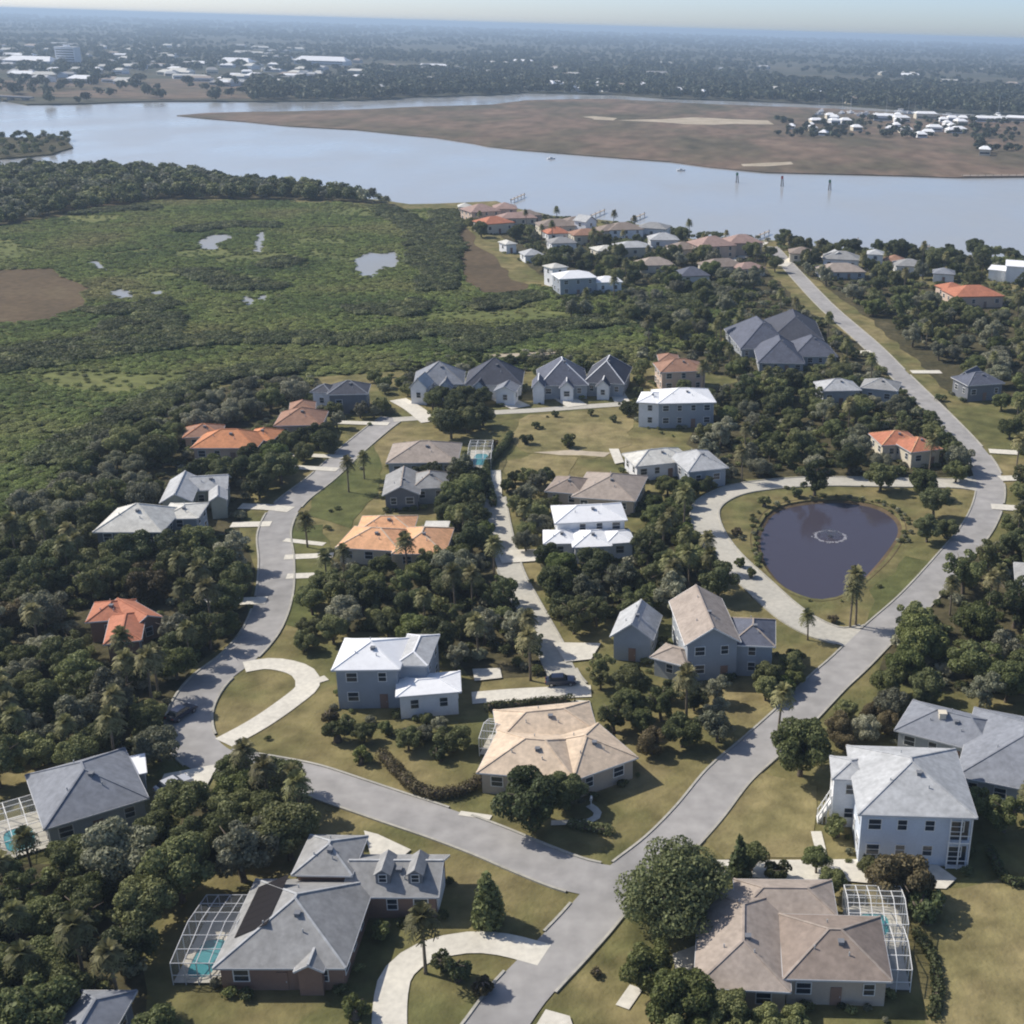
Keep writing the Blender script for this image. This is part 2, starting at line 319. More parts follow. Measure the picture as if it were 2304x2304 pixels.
BROWN += [wobble([Vector((p.x, p.y)) for p in ats(q)], 4, 9, 14) for q in ([(170, 435), (230, 425), (330, 440), (260, 470), (150, 478)],)]
for i, q in enumerate(BROWN): structure(sheet('bare_marsh', q, 0.09+.003*i, 'brown_marsh'))
puddle_px = [[(797, 585), (830, 568), (860, 572), (895, 566), (892, 600), (860, 606), (845, 626), (812, 622), (800, 605)],
             [(440, 545), (475, 530), (520, 527), (525, 537), (495, 548), (490, 562), (455, 562)],
             [(575, 532), (592, 522), (597, 545), (585, 572), (568, 568)],
             [(192, 592), (215, 588), (235, 598), (243, 610), (225, 604)],
             [(240, 660), (270, 652), (300, 658), (298, 674), (270, 672)], [(335, 660), (372, 652), (360, 668)],
             [(540, 672), (560, 664), (578, 686), (560, 692)], [(578, 670), (606, 660), (596, 684)],
             [(292, 762), (303, 728), (310, 735), (305, 768), (270, 795), (258, 788)]]
PUDDLE = [wobble([Vector((p.x, p.y)) for p in ats(q)], .8, 3, 6) for q in puddle_px]
for q in PUDDLE: structure(sheet('marsh_pool', q, 0.13, 'puddle_water'))
woods_px = {
 'west': [(-600, 1500), (-300, 1430), (0, 1180), (120, 1082), (250, 962), (420, 892), (560, 852), (720, 850), (740, 930), (640, 1010), (560, 1120), (560, 1250), (560, 1400), (430, 1500), (380, 1640), (300, 1700), (0, 1720), (-600, 1760)],
 'southwest': [(-500, 1960), (-60, 1945), (110, 1950), (330, 1880), (480, 1760), (690, 1770), (690, 1890), (520, 1915), (390, 1985), (300, 2120), (330, 2230), (330, 2340), (200, 2480), (-500, 2480)],
 'centre': [(745, 1260), (1010, 1255), (1010, 1020), (1080, 1090), (1130, 1230), (1180, 1400), (1230, 1520), (1060, 1530), (960, 1430), (740, 1415)],
 'east_lane': [(1225, 1240), (1430, 1236), (1540, 1140), (1570, 1200), (1650, 1310), (1560, 1330), (1440, 1380), (1250, 1410)],
 'north_pond': [(1580, 880), (1760, 830), (2000, 850), (2120, 900), (2180, 1000), (2190, 1075), (1640, 1075), (1560, 1000)],
 'east': [(2135, 1290), (2304, 1180), (2500, 1180), (2500, 1600), (2304, 1560), (2100, 1555), (1990, 1530), (2010, 1420)],
 'belt': [(-420, 520), (-420, 395), (160, 384), (400, 392), (480, 408), (740, 434), (900, 464), (740, 452), (400, 448), (150, 480), (0, 510)]}
WOODS = {k: [Vector((p.x, p.y)) for p in ats(q)] for k, q in woods_px.items()}
for li, q in enumerate(WOODS.values()): structure(sheet('woodland_floor', wobble(q, 2, 6, 7), 0.02+.003*li, 'litter'))
for li, (nm, mt, q) in enumerate((('garden_floor', 'litter', [(1600, 640), (1740, 620), (1800, 690), (1960, 790), (2010, 850), (1880, 880), (1640, 850), (1470, 800), (1640, 780)]),
                  ('garden_floor', 'litter', [(1780, 590), (2110, 650), (2400, 690), (2400, 900), (2260, 900), (2130, 880), (2050, 800), (1950, 715)]),
                  ('garden_floor', 'litter', [(1050, 470), (1240, 500), (1560, 545), (1720, 555), (1730, 640), (1560, 640), (1240, 640), (1190, 600), (1140, 540)]),
                  ('lawn', 'green_lawn', [(625, 1190), (735, 1180), (745, 1300), (700, 1420), (640, 1400), (660, 1290)]),
                  ('lawn', 'green_lawn', [(330, 1650), (400, 1660), (450, 1725), (330, 1760), (300, 1720)]),
                  ('lawn', 'green_lawn', [(720, 1060), (840, 1000), (860, 1080), (790, 1190), (690, 1160)]),
                  ('lawn', 'dry_lawn', [(1190, 935), (1420, 915), (1420, 1000), (1340, 1030), (1180, 1020), (1130, 980)]),
                  ('lawn', 'dry_lawn', [(1130, 1040), (1200, 1020), (1300, 1030), (1270, 1090), (1160, 1120)]),
                  ('bare_ground', 'sand', [(1200, 1018), (1290, 1012), (1370, 1018), (1360, 1026), (1260, 1024)]),
                  ('bare_ground', 'sand', [(1080, 802), (1160, 794), (1260, 790), (1255, 797), (1150, 803)]),
                  ('lawn', 'dry_lawn', [(1590, 1890), (1700, 1740), (1830, 1770), (1830, 1930), (1640, 1930)]),
                  ('lawn', 'dry_lawn', [(2060, 2010), (2160, 1990), (2330, 1960), (2330, 2330), (2080, 2330)]),
                  ('lawn', 'green_lawn', [(1960, 1330), (2040, 1250), (2120, 1270), (2050, 1340), (1960, 1400)]))):
    structure(sheet(nm, wobble([Vector((p.x, p.y)) for p in ats(q)], 1.6, 4, 12), 0.055+.0022*li, mt))
# neighbourhood pond set below the lawn, with a sandy bank
structure(sheet('pond', [p for p in pond], -0.55, 'pond_water'))
bank = MB(); K = len(pond); cen = sum((p for p in pond), Vector((0, 0)))/K
for p in pond:
    d = (p-cen).normalized(); a = p + d*1.0; b2 = p - d*1.2
    bank.v += [Vector((a.x, a.y, 0.06)), Vector((b2.x, b2.y, -0.62))]
for i in range(K): j = (i+1) % K; bank.f.append((2*i, 2*j, 2*j+1, 2*i+1))
structure(bank.obj('pond_bank', 'brown_marsh'))

# ------------------------------------------------------------------ roads, driveways, kerbs
ROADS = []          # (polyline in plan, half width)
lvl = [0]
def ribbon(name, px, width, mat, z=0.08, widen=0):
    line = catmull(ats(px), 1.5); lvl[0] += 1; z = z + 0.004*lvl[0]
    v = []; n = len(line)
    for i, p in enumerate(line):
        d = (line[min(i+1, n-1)] - line[max(i-1, 0)]).normalized(); s = Vector((-d.y, d.x))
        w = width/2 + widen*max(0, 1-min(i, n-1-i)*1.5/6.0)**2
        v += [Vector((p.x+s.x*w, p.y+s.y*w, z)), Vector((p.x-s.x*w, p.y-s.y*w, z))]
    f = [(2*i, 2*i+1, 2*i+3, 2*i+2) for i in range(n-1)]
    structure(mesh_obj(name, v, f, mat))
    ROADS.append((line, width/2)); return line
def pad(name, px, mat='concrete', z=0.08):
    lvl[0] += 1
    pts = ats(px); ctr = sum(pts, Vector())/len(pts); r = max((p-ctr).length for p in pts)
    structure(sheet(name, pts, z+0.004*lvl[0], mat))
    for p in pts: ROADS.append(([Vector((p.x, p.y)), Vector((ctr.x, ctr.y))], min(1.2, r*.4)))
streets = [
 ('road', [(1735, 555), (1755, 578), (1795, 622), (1862, 692), (1956, 775), (2027, 847), (2099, 918), (2168, 990), (2214, 1049), (2228, 1109), (2203, 1181), (2138, 1264), (2063, 1348), (1985, 1419), (1912, 1491), (1860, 1538), (1789, 1610), (1712, 1681), (1640, 1745), (1570, 1832), (1500, 1905), (1425, 1965), (1375, 2010), (1320, 2075), (1255, 2145), (1170, 2235), (1090, 2345), (960, 2500), (760, 2800)], 5.9, 'asphalt', 0),
 ('road', [(1400, 1990), (1300, 1972), (1200, 1935), (1100, 1893), (1000, 1856), (880, 1816), (780, 1782), (690, 1752), (610, 1735), (530, 1722), (480, 1712), (440, 1680), (425, 1640), (432, 1590), (470, 1532), (540, 1476), (590, 1415), (617, 1340), (622, 1262), (618, 1195), (650, 1135), (725, 1075), (790, 1015), (850, 965), (885, 940)], 5.7, 'asphalt', 0),
 ('road', [(1965, 1437), (1890, 1432), (1830, 1412), (1770, 1375), (1700, 1312), (1630, 1245), (1592, 1185), (1590, 1140), (1640, 1108), (1720, 1092), (1840, 1084), (2000, 1086), (2120, 1088), (2205, 1090)], 5.4, 'pale_road', 3),
 ('lane', [(1112, 1120), (1127, 1204), (1150, 1288), (1192, 1371), (1234, 1449), (1275, 1530), (1300, 1556)], 4.2, 'pale_road', 0),
 ('road', [(885, 945), (960, 940), (1090, 930), (1200, 924), (1310, 916), (1425, 908)], 3.6, 'pale_road', 0)]
lines = [ribbon(nm, px, w, mt, z=.0985 if i == 0 else .08, widen=wd) for i, (nm, px, w, mt, wd) in enumerate(streets)]
for px, w in [([(503, 1672), (580, 1630), (650, 1582), (692, 1545), (682, 1514), (645, 1499), (600, 1494), (550, 1502)], 3.4), ([(690, 1540), (735, 1526)], 1.6),
              ([(1225, 2150), (1130, 2126), (1050, 2122), (960, 2142), (900, 2185), (880, 2240), (878, 2345), (900, 2430), (960, 2490)], 3.3),
              ([(1836, 1872), (1844, 1905), (1852, 1940)], 1.3), ([(1400, 2268), (1432, 2222)], 1.5),
              ([(1240, 1853), (1325, 1849), (1345, 1830), (1325, 1813)], 1.0), ([(1034, 1831), (1105, 1841)], .9),
              ([(1062, 1572), (1160, 1564), (1280, 1558), (1330, 1556)], 3.4), ([(640, 1255), (750, 1250)], 2.2), ([(645, 1298), (752, 1294)], 2.2), ([(640, 1216), (730, 1226)], 1.6),
              ([(540, 1140), (600, 1142), (655, 1148)], 3.0), ([(520, 1182), (610, 1180)], 2.6), ([(440, 1358), (600, 1352)], 2.8), ([(660, 1052), (760, 1058)], 2.4), ([(615, 1022), (790, 1030)], 2.2),
              ([(755, 951), (875, 955)], 2.6), ([(895, 900), (930, 920), (968, 950)], 4.5), ([(1120, 893), (1172, 918)], 5.5), ([(1255, 888), (1300, 915)], 5.5), ([(1385, 880), (1400, 905)], 4),
              ([(2225, 1016), (2290, 1020)], 3.2), ([(2250, 1078), (2330, 1076)], 3.2), ([(2230, 1141), (2300, 1146)], 3.2), ([(2050, 838), (2117, 838)], 3.4), ([(1900, 795), (1960, 792)], 3), ([(1110, 1060), (1112, 1120)], 3.2),
              ([(1720, 545), (1690, 570), (1640, 590)], 4), ([(1760, 600), (1800, 575), (1860, 580)], 4), ([(1440, 700), (1500, 692), (1560, 690)], 5)]:
    ribbon('driveway', px, w, 'concrete')
for q in ([(819, 1872), (850, 1880), (925, 1915), (905, 1932), (835, 1932)], [(1600, 1938), (1790, 1938), (1985, 1936), (2110, 1950), (2152, 1980), (2128, 2003), (2050, 2000), (1900, 1985), (1790, 1985), (1610, 1972)],
          [(1513, 2150), (1578, 2126), (1565, 2160), (1548, 2208), (1520, 2190)], [(1185, 2345), (1228, 2275), (1282, 2290), (1300, 2345)], [(1193, 1614), (1293, 1578), (1327, 1580), (1335, 1612), (1255, 1622)],
          [(1063, 1508), (1125, 1506), (1130, 1528), (1068, 1535)], [(1116, 1240), (1225, 1238), (1230, 1263), (1130, 1270)], [(1243, 1448), (1352, 1450), (1330, 1486), (1272, 1492)],
          [(370, 1745), (440, 1732), (492, 1722), (472, 1760), (447, 1805), (345, 1798)], [(1370, 1012), (1392, 1012), (1404, 1042), (1384, 1046)]):
    pad('driveway', q)
def road_dist(p, skip=None):
    best = 1e9; q = Vector((p[0], p[1]))
    for i, (ln, hw) in enumerate(ROADS):
        if i == skip: continue
        for c in ln[::2]:
            d = (q-c).length_squared
            if d < best+0 or d < (hw+3)**2:
                dd = math.sqrt(d) - hw
                if dd < best: best = dd
    return best
# low concrete kerbs along the streets, left open where other paving joins
for si in range(4):
    ln, hw = ROADS[si]; n = len(ln)
    for sgn in (1, -1):
        runs = []; cur = []
        for i, p in enumerate(ln):
            d = (ln[min(i+1, n-1)] - ln[max(i-1, 0)]).normalized(); s = Vector((-d.y, d.x))*sgn
            w = hw + (streets[si][4]*max(0, 1-min(i, n-1-i)*1.5/6.0)**2)
            c = p + s*(w+0.16)
            ok = road_dist(c, si) > 0.35
            if ok: cur.append((c, s))
            if (not ok or i == n-1) and cur:
                if len(cur) > 3: runs.append(cur)
                cur = []
        for r in runs:
            v = []; f = []
            for c, s in r:
                for o_, z in ((-.15, .0), (-.15, .22), (.15, .22), (.15, .0)): v.append(Vector((c.x+s.x*o_, c.y+s.y*o_, z)))
            for i in range(len(r)-1):
                for j in range(3):
                    q = (4*i+j, 4*i+j+1, 4*i+4+j+1, 4*i+4+j); f.append(q if sgn < 0 else tuple(reversed(q)))
            structure(mesh_obj('kerb', v, f, 'kerb_concrete'))

# ------------------------------------------------------------------ houses
HOUSES = []         # (short name, centre)
ROOFPX = []         # where roofs show in the picture
FOOT = []           # footprints in plan, for keeping trees out
_w = MB()
for q in ((-.6, .6, -.75, -.66), (-.6, .6, .66, .75), (-.6, -.52, -.66, .66), (.52, .6, -.66, .66), (-.52, .52, -.03, .03)): _w.box(q[0], q[1], -.06, .05, q[2], q[3])
WIN = _w.data('window', 'white_trim')
_p = MB(); _p.box(-.54, .54, -.025, .03, -.68, .68); PANE = _p.data('pane', 'glass')
_d = MB(); _d.box(-.55, .55, -.06, .04, 0, 2.2); DOOR = _d.data('door', 'wall_brick')
_h = MB(); _h.box(.36, .42, -.10, -.06, .95, 1.15); HANDLE = _h.data('handle', 'aluminium')
_g = MB(); _g.box(-2.4, 2.4, -.05, .04, 0, 2.3); GAR = _g.data('garage_door', 'white_trim')
_gp = MB(); _gp.box(-2.3, 2.3, -.025, .025, -.25, .25); GPAN = _gp.data('panel', 'wall_white')
def inst(name, me, parent, loc, rz=0, s=(1, 1, 1)):
    o = bpy.data.objects.new(name, me); link(o, parent); o.location = loc; o.rotation_euler = (0, 0, rz); o.scale = s; return o
class Block:
    def __init__(s, A, B, depth, eave, z0=0.0):
        a, b = at(A[0], A[1], eave), at(B[0], B[1], eave)
        u = b-a; s.L = u.length; s.u = u.normalized(); s.w = Vector((-s.u.y, s.u.x, 0)); s.D = depth; s.e = eave
        s.A = Vector((a.x, a.y, 0)); s.z0 = z0
    def P(s, a, b, z): return s.A + s.u*a + s.w*b + Vector((0, 0, z))
    def foot(s, m=0): return [s.P(-m, -m, 0), s.P(s.L+m, -m, 0), s.P(s.L+m, s.D+m, 0), s.P(-m, s.D+m, 0)]
def house(label, roof, wall, blocks, group=None, win=True, name='house', cat='house', garage=None, chimney=None, ridge='roof_cream', fascia='aluminium', door=True, small=False):
    """blocks: (front-left eave, front-right eave, depth, eave height, pitch, kind[, roof material])
       kind: hip, gable (ridge along the front), cross (gable end to the front), flat"""
    B = []
    for i, q in enumerate(blocks): B.append(Block(q[0], q[1], q[2], q[3] + 0.013*i))
    base = B[0].P(B[0].L/2, B[0].D/2, 0)
    root = empty(name, base); tag(root, label, cat, group)
    HOUSES.append((label, base)); ROOFPX.append(B)
    for b in B: FOOT.append(b.foot(0.3))
    feet = [b.foot(-.55) for b in B]
    for i, (b, q) in enumerate(zip(B, blocks)):
        pitch, kind = q[4], q[5]; rm = 'roof_' + (q[6] if len(q) > 6 else roof); ov = .5 if b.L > 5 else .3
        wm = 'wall_' + (q[7] if len(q) > 7 else wall)
        P = lambda a, c, z: b.P(a, c, z) - base
        e = b.e; L, D = b.L, b.D
        # --- walls
        W = MB(); x0, x1, y0, y1 = ov, L-ov, ov, D-ov; top = e - .12
        h = 0
        if kind == 'gable': h = (y1-y0)/2*pitch
        if kind == 'cross': h = (x1-x0)/2*pitch
        ring = [(x0, y0), (x1, y0), (x1, y1), (x0, y1)]
        W.v = [P(a, c, -.15) for a, c in ring] + [P(a, c, top) for a, c in ring]
        W.f = [(j, (j+1) % 4, 4+(j+1) % 4, 4+j) for j in range(4)] + [(7, 6, 5, 4)]
        if kind == 'gable':
            W.v += [P(x0, D/2, top+h), P(x1, D/2, top+h)]; W.f += [(4, 8, 7), (5, 6, 9)]; W.f[4] = (4, 5, 9, 8); W.f.append((6, 7, 8, 9))
        if kind == 'cross':
            W.v += [P(L/2, y0, top+h), P(L/2, y1, top+h)]; W.f += [(4, 5, 8), (6, 7, 9)]; W.f[4] = (5, 6, 9, 8); W.f.append((7, 4, 8, 9))
        W.obj('wall', wm, root)
        # --- roof
        R = MB(); t = .24; caps = []
        if kind == 'hip':
            if L >= D: hh = D/2*pitch; r1, r2 = P(D/2, D/2, e+hh), P(L-D/2, D/2, e+hh)
            else: hh = L/2*pitch; r1, r2 = P(L/2, L/2, e+hh), P(L/2, D-L/2, e+hh)
            c = [P(0, 0, e), P(L, 0, e), P(L, D, e), P(0, D, e)]; lo = [P(0, 0, e-t), P(L, 0, e-t), P(L, D, e-t), P(0, D, e-t)]
            R.v = c + [r1, r2] + lo
            if L >= D: R.f = [(0, 1, 5, 4), (1, 2, 5), (2, 3, 4, 5), (3, 0, 4)]; caps = [(c[0], r1), (c[3], r1), (c[1], r2), (c[2], r2)]
            else: R.f = [(0, 1, 4), (1, 2, 5, 4), (2, 3, 5), (3, 0, 4, 5)]; caps = [(c[0], r1), (c[1], r1), (c[2], r2), (c[3], r2)]
            if (r1-r2).length > .3: caps.append((r1, r2))
            R.f += [(j, 6+j, 6+(j+1) % 4, (j+1) % 4) for j in range(4)] + [(9, 8, 7, 6)]
        elif kind == 'flat':
            R.quadbox([P(0, 0, e-t), P(L, 0, e-t), P(L, D, e-t), P(0, D, e-t), P(0, 0, e), P(L, 0, e), P(L, D, e+pitch), P(0, D, e+pitch)])
        else:
            if kind == 'gable':
                h = D/2*pitch; sec = [(0, e), (D/2, e+h), (D, e), (D, e-t), (D/2, e+h-t*1.15), (0, e-t)]; n0, n1 = 0, L
                R.v = [P(0, y, z) for y, z in sec] + [P(L, y, z) for y, z in sec]; caps = [(P(0, D/2, e+h), P(L, D/2, e+h))]
            else:
                h = L/2*pitch; sec = [(0, e), (L/2, e+h), (L, e), (L, e-t), (L/2, e+h-t*1.15), (0, e-t)]
                R.v = [P(x, D, z) for x, z in sec] + [P(x, 0, z) for x, z in sec]; caps = [(P(L/2, 0, e+h), P(L/2, D, e+h))]
            R.f = [(j, j+6, (j+1) % 6+6, (j+1) % 6) for j in range(6)] + [(1, 0, 5, 4), (2, 1, 4, 3), (6, 7, 10, 11), (7, 8, 9, 10)]
        ro = R.obj('roof', rm, root)
        if caps and not small:
            M = MB()
            for p, q2 in caps: M.bar(p+Vector((0, 0, .02)), q2+Vector((0, 0, .02)), .24, .10)
            M.obj('ridge_cap', 'roof_'+ridge if not ridge.startswith('roof_') else ridge, ro)
        if not small:
            M = MB()
            if kind in ('hip', 'flat'):
                zz = e-t/2; dz = pitch if kind == 'flat' else 0
                cc = [P(-.03, -.03, zz), P(L+.03, -.03, zz), P(L+.03, D+.03, zz+dz), P(-.03, D+.03, zz+dz)]
                for j in range(4): M.bar(cc[j], cc[(j+1) % 4], .06, .20)
            elif kind == 'gable':
                zz = -t/2
                M.bar(P(0, -.03, e+zz), P(L, -.03, e+zz), .06, .20); M.bar(P(0, D+.03, e+zz), P(L, D+.03, e+zz), .06, .20)
                for x in (-.03, L+.03): M.bar(P(x, 0, e+zz), P(x, D/2, e+h+zz), .06, .20); M.bar(P(x, D, e+zz), P(x, D/2, e+h+zz), .06, .20)
            else:
                zz = -t/2
                M.bar(P(-.03, 0, e+zz), P(-.03, D, e+zz), .06, .20); M.bar(P(L+.03, 0, e+zz), P(L+.03, D, e+zz), .06, .20)
                for y in (-.03, D+.03): M.bar(P(0, y, e+zz), P(L/2, y, e+h+zz), .06, .20); M.bar(P(L, y, e+zz), P(L/2, y, e+h+zz), .06, .20)
            M.obj('fascia', fascia, ro)
        if chimney and i == 0:
            ca, cb, ch = chimney; M = MB(); pc = P(L*ca, D*cb, 0)
            zt = e + min(L, D)/2*pitch + ch
            M.box(pc.x-.45, pc.x+.45, pc.y-.45, pc.y+.45, e, zt); M.box(pc.x-.55, pc.x+.55, pc.y-.55, pc.y+.55, zt, zt+.15)
            M.obj('chimney', 'wall_cream', ro)
        if not small and kind in ('hip', 'cross', 'gable') and L > 6 and D > 6:
            for fa, fb in ((.30, .30), (.62, .24), (.45, .72)):
                a_, c_ = L*fa, D*fb
                hz_ = pitch*min(a_, L-a_, c_, D-c_) if kind == 'hip' else pitch*(min(c_, D-c_) if kind == 'gable' else min(a_, L-a_))
                M = MB(); pp = P(a_, c_, e+hz_); M.tube([pp-Vector((0, 0, .15)), pp+Vector((0, 0, .42))], [.07, .07], 7); M.obj('vent_pipe', 'wall_grey', ro)
            a_, c_ = L*.55, D*.36
            hz_ = pitch*min(a_, L-a_, c_, D-c_) if kind == 'hip' else pitch*(min(c_, D-c_) if kind == 'gable' else min(a_, L-a_))
            M = MB(); pp = P(a_, c_, e+hz_); M.box(pp.x-.25, pp.x+.25, pp.y-.25, pp.y+.25, pp.z-.1, pp.z+.28); M.box(pp.x-.32, pp.x+.32, pp.y-.32, pp.y+.32, pp.z+.28, pp.z+.34); M.obj('roof_vent', 'wall_dark', ro)
        # --- openings
        if win and kind != 'flat' or (win and kind == 'flat' and e > 2.6 and not small):
            yaw = math.atan2(b.u.y, b.u.x); storeys = 2 if e > 5 else 1; hs = (e-.3)/storeys
            for side, (sx, sy, ex, ey, rz) in enumerate(((x0, y0, x1, y0, 0), (x1, y0, x1, y1, math.pi/2), (x0, y1, x0, y0, -math.pi/2))):
                ln = math.hypot(ex-sx, ey-sy); n = int(ln/(3.0 if not small else 4.2))
                for st in range(storeys):
                    for k in range(n):
                        t_ = (k+.5)/n; a, c = sx+(ex-sx)*t_, sy+(ey-sy)*t_
                        wp = b.P(a, c, 0)
                        if any(j != i and inside(wp, feet[j]) for j in range(len(B))): continue
                        isdoor = door and i == 0 and side == 0 and st == 0 and k == n//2
                        if garage and i == garage[0] and side == garage[1] and st == 0:
                            if k == 0:
                                m_ = P((sx+ex)/2, (sy+ey)/2, 0); nrm = Vector((math.sin(yaw+rz), -math.cos(yaw+rz), 0))*.03
                                go = inst('garage_door', GAR, root, m_+nrm+Vector((0, 0, .03)), yaw+rz, (min(1, (ln-.6)/4.8), 1, 1))
                                for r_ in range(4): inst('panel', GPAN, go, (0, -.045, .3+.56*r_))
                            continue
                        nrm = Vector((math.sin(yaw+rz), -math.cos(yaw+rz), 0))*.03
                        if isdoor:
                            do = inst('door', DOOR, root, P(a, c, .05)+nrm, yaw+rz); inst('handle', HANDLE, do, (0, 0, 0)); continue
                        wv = 1.0 + .35*((k*7+st*3+i*5) % 3 == 0)
                        wo = inst('window', WIN, root, P(a, c, .35+hs*st+hs*.52)+nrm, yaw+rz, (wv, 1, 1))
                        inst('pane', PANE, wo, (0, 0, 0))
    root['_b'] = len(B)
    root.pop('_b')
    return root, B, base
def on_roof(b, a, y, pitch): return b.e + y*pitch

def dormer(root, b, base, a, y, pitch, w=1.5, hgt=1.3, mat='roof_grey', wm='wall_white'):
    "small gabled dormer standing on the front slope of a block"
    P = lambda x, c, z: b.P(x, c, z)-base
    zb = b.e + y*pitch; d = (hgt+.55)/pitch
    M = MB(); M.v = [P(a-w/2, y, zb-.1), P(a+w/2, y, zb-.1), P(a+w/2, y, zb+hgt), P(a-w/2, y, zb+hgt), P(a, y, zb+hgt+.5), P(a-w/2, y+d, zb+hgt), P(a+w/2, y+d, zb+hgt), P(a, y+d, zb+hgt+.5)]
    M.f = [(0, 1, 2, 4, 3), (1, 6, 2), (0, 3, 5)]
    o = M.obj('dormer', wm, root)
    R = MB(); o_ = .18
    sec = [(a-w/2-o_, zb+hgt-.12), (a, zb+hgt+.6), (a+w/2+o_, zb+hgt-.12), (a+w/2+o_, zb+hgt-.24), (a, zb+hgt+.48), (a-w/2-o_, zb+hgt-.24)]
    R.v = [P(x, y-.2, z) for x, z in sec] + [P(x, y+d, z) for x, z in sec]
    R.f = [(j, (j+1) % 6, (j+1) % 6+6, j+6) for j in range(6)] + [(0, 5, 4, 1), (1, 4, 3, 2)]
    R.obj('dormer_roof', mat, o)
    yaw = math.atan2(b.u.y, b.u.x); wo = inst('window', WIN, o, P(a, y-.03, zb+hgt*.52), yaw, (.75, 1, .7))
    inst('pane', PANE, o, P(a, y-.03, zb+hgt*.52), yaw, (.75, 1, .7))

# -- near rows
H1, b1, z1 = house('blue-grey hip-roofed house with a small white porch roof beside a screened pool', 'bluegrey', 'grey', [
    ((98, 1866), (335, 1795), 13.0, 3.4, .52, 'hip'), ((262, 1752), (330, 1738), 4.5, 3.1, .12, 'flat', 'white')], ridge='bluegrey')
H2, b2, z2 = house('large grey shingled house with black solar panels and two dormers on its wing', 'grey', 'brick', [
    ((478, 2178), (778, 2178), 13.5, 3.2, .5, 'hip'), ((655, 1968), (792, 1970), 7.0, 4.6, .5, 'hip'), ((770, 2018), (987, 2018), 7.2, 3.15, .55, 'gable', 'grey', 'brick'), ((660, 2186), (728, 2186), 2.6, 3.22, .55, 'cross')], garage=(2, 1), ridge='pale')
for a in (.40, .74): dormer(H2, b2[2], z2, b2[2].L*a, 1.3, .55, mat='roof_grey', wm='wall_dark')
H3, b3, z3 = house('sprawling brown shingled house next to a white framed pool cage', 'brown', 'tan', [
    ((1762, 2202), (2008, 2208), 9.5, 3.6, .46, 'hip'), ((1560, 2222), (1780, 2232), 15.0, 3.2, .40, 'hip', 'tan'), ((1655, 2060), (1885, 2062), 6.0, 3.4, .42, 'hip', 'tan')], ridge='tan')
H4, b4, z4 = house('two-storey white house with a pale grey hip roof above a long cream driveway', 'pale', 'blue', [
    ((1931, 1832), (2200, 1840), 14.5, 7.2, .42, 'hip'), ((1872, 1752), (1960, 1756), 5.0, 7.0, .42, 'hip', 'pale', 'white')], ridge='pale', door=False)  # white walls: main block has its bluish shade put into the colour
H5, b5, z5 = house('low slate-grey shingled house partly behind trees next to the two-storey house', 'bluegrey', 'grey', [
    ((2012, 1642), (2240, 1700), 9.0, 3.3, .45, 'hip'), ((2150, 1745), (2420, 1800), 18.0, 3.5, .45, 'hip')], chimney=(.4, .4, .2), ridge='bluegrey')
H6, b6, z6 = house('beige tile hip-roofed house on the wide brown lawn', 'beige', 'tan', [
    ((1072, 1738), (1296, 1757), 10.0, 3.3, .46, 'hip'), ((1288, 1757), (1436, 1704), 10.0, 3.25, .46, 'hip'), ((1120, 1668), (1345, 1645), 8.0, 3.2, .4, 'hip')], ridge='beige')
H7, b7, z7 = house('two-storey house with bright white metal roofs beside the looped driveway', 'white', 'slate', [
    ((745, 1508), (900, 1506), 9.5, 6.4, .42, 'hip'), ((885, 1497), (962, 1498), 9.5, 6.2, .40, 'hip', 'pale'), ((890, 1568), (1038, 1556), 6.0, 3.8, .25, 'hip', 'white', 'white')], ridge='white')  # slate walls paint the shaded front of a white wall into the colour
H8, b8, z8 = house('tall grey gabled house with white eaves near the pond road', 'tan', 'slate', [
    ((1541, 1452), (1668, 1444), 15.0, 6.3, .62, 'cross', 'tan', 'slate'), ((1640, 1450), (1745, 1455), 9.0, 5.4, .5, 'hip', 'slate'), ((1462, 1478), (1545, 1500), 5.0, 3.2, .45, 'hip')], ridge='tan', fascia='white_trim')
G8, _, _ = house('small gabled garage with white walls beside the tall grey house', 'pale', 'white', [((1372, 1432), (1470, 1440), 8.5, 4.2, .75, 'cross', 'pale', 'slate')], name='garage', cat='garage', ridge='pale')
# -- middle rows
house('house with two tiers of white roofs behind the shaded trees along the lane', 'white', 'white', [
    ((1248, 1178), (1412, 1170), 9.0, 5.4, .36, 'hip'), ((1222, 1224), (1300, 1222), 6.5, 3.4, .38, 'hip'), ((1288, 1232), (1378, 1228), 8.0, 3.4, .38, 'hip'), ((1362, 1224), (1430, 1219), 6.0, 3.4, .38, 'hip')], ridge='white')
house('tan shingled hip-roofed house behind the two-tier white roofs', 'tan', 'tan', [
    ((1285, 1118), (1430, 1128), 15.0, 3.2, .38, 'hip'), ((1225, 1105), (1310, 1112), 9.0, 3.3, .42, 'hip', 'brown')], ridge='tan')
house('pale grey house with a white gable end beside the north lawn', 'cream', 'white', [
    ((1430, 1050), (1560, 1036), 9.0, 3.6, .42, 'hip', 'cream'), ((1548, 1062), (1640, 1052), 12.0, 4.2, .45, 'hip', 'pale', 'slate')], ridge='pale')
house('big two-storey white house with a pale hip roof behind the north lawn', 'white', 'slate', [
    ((1479, 908), (1612, 905), 12.0, 6.4, .34, 'hip', 'white'), ((1432, 905), (1492, 908), 9.0, 6.3, .34, 'hip', 'white', 'white')], ridge='white')  # one white wall: slate block has the shade painted in, white block the lit side
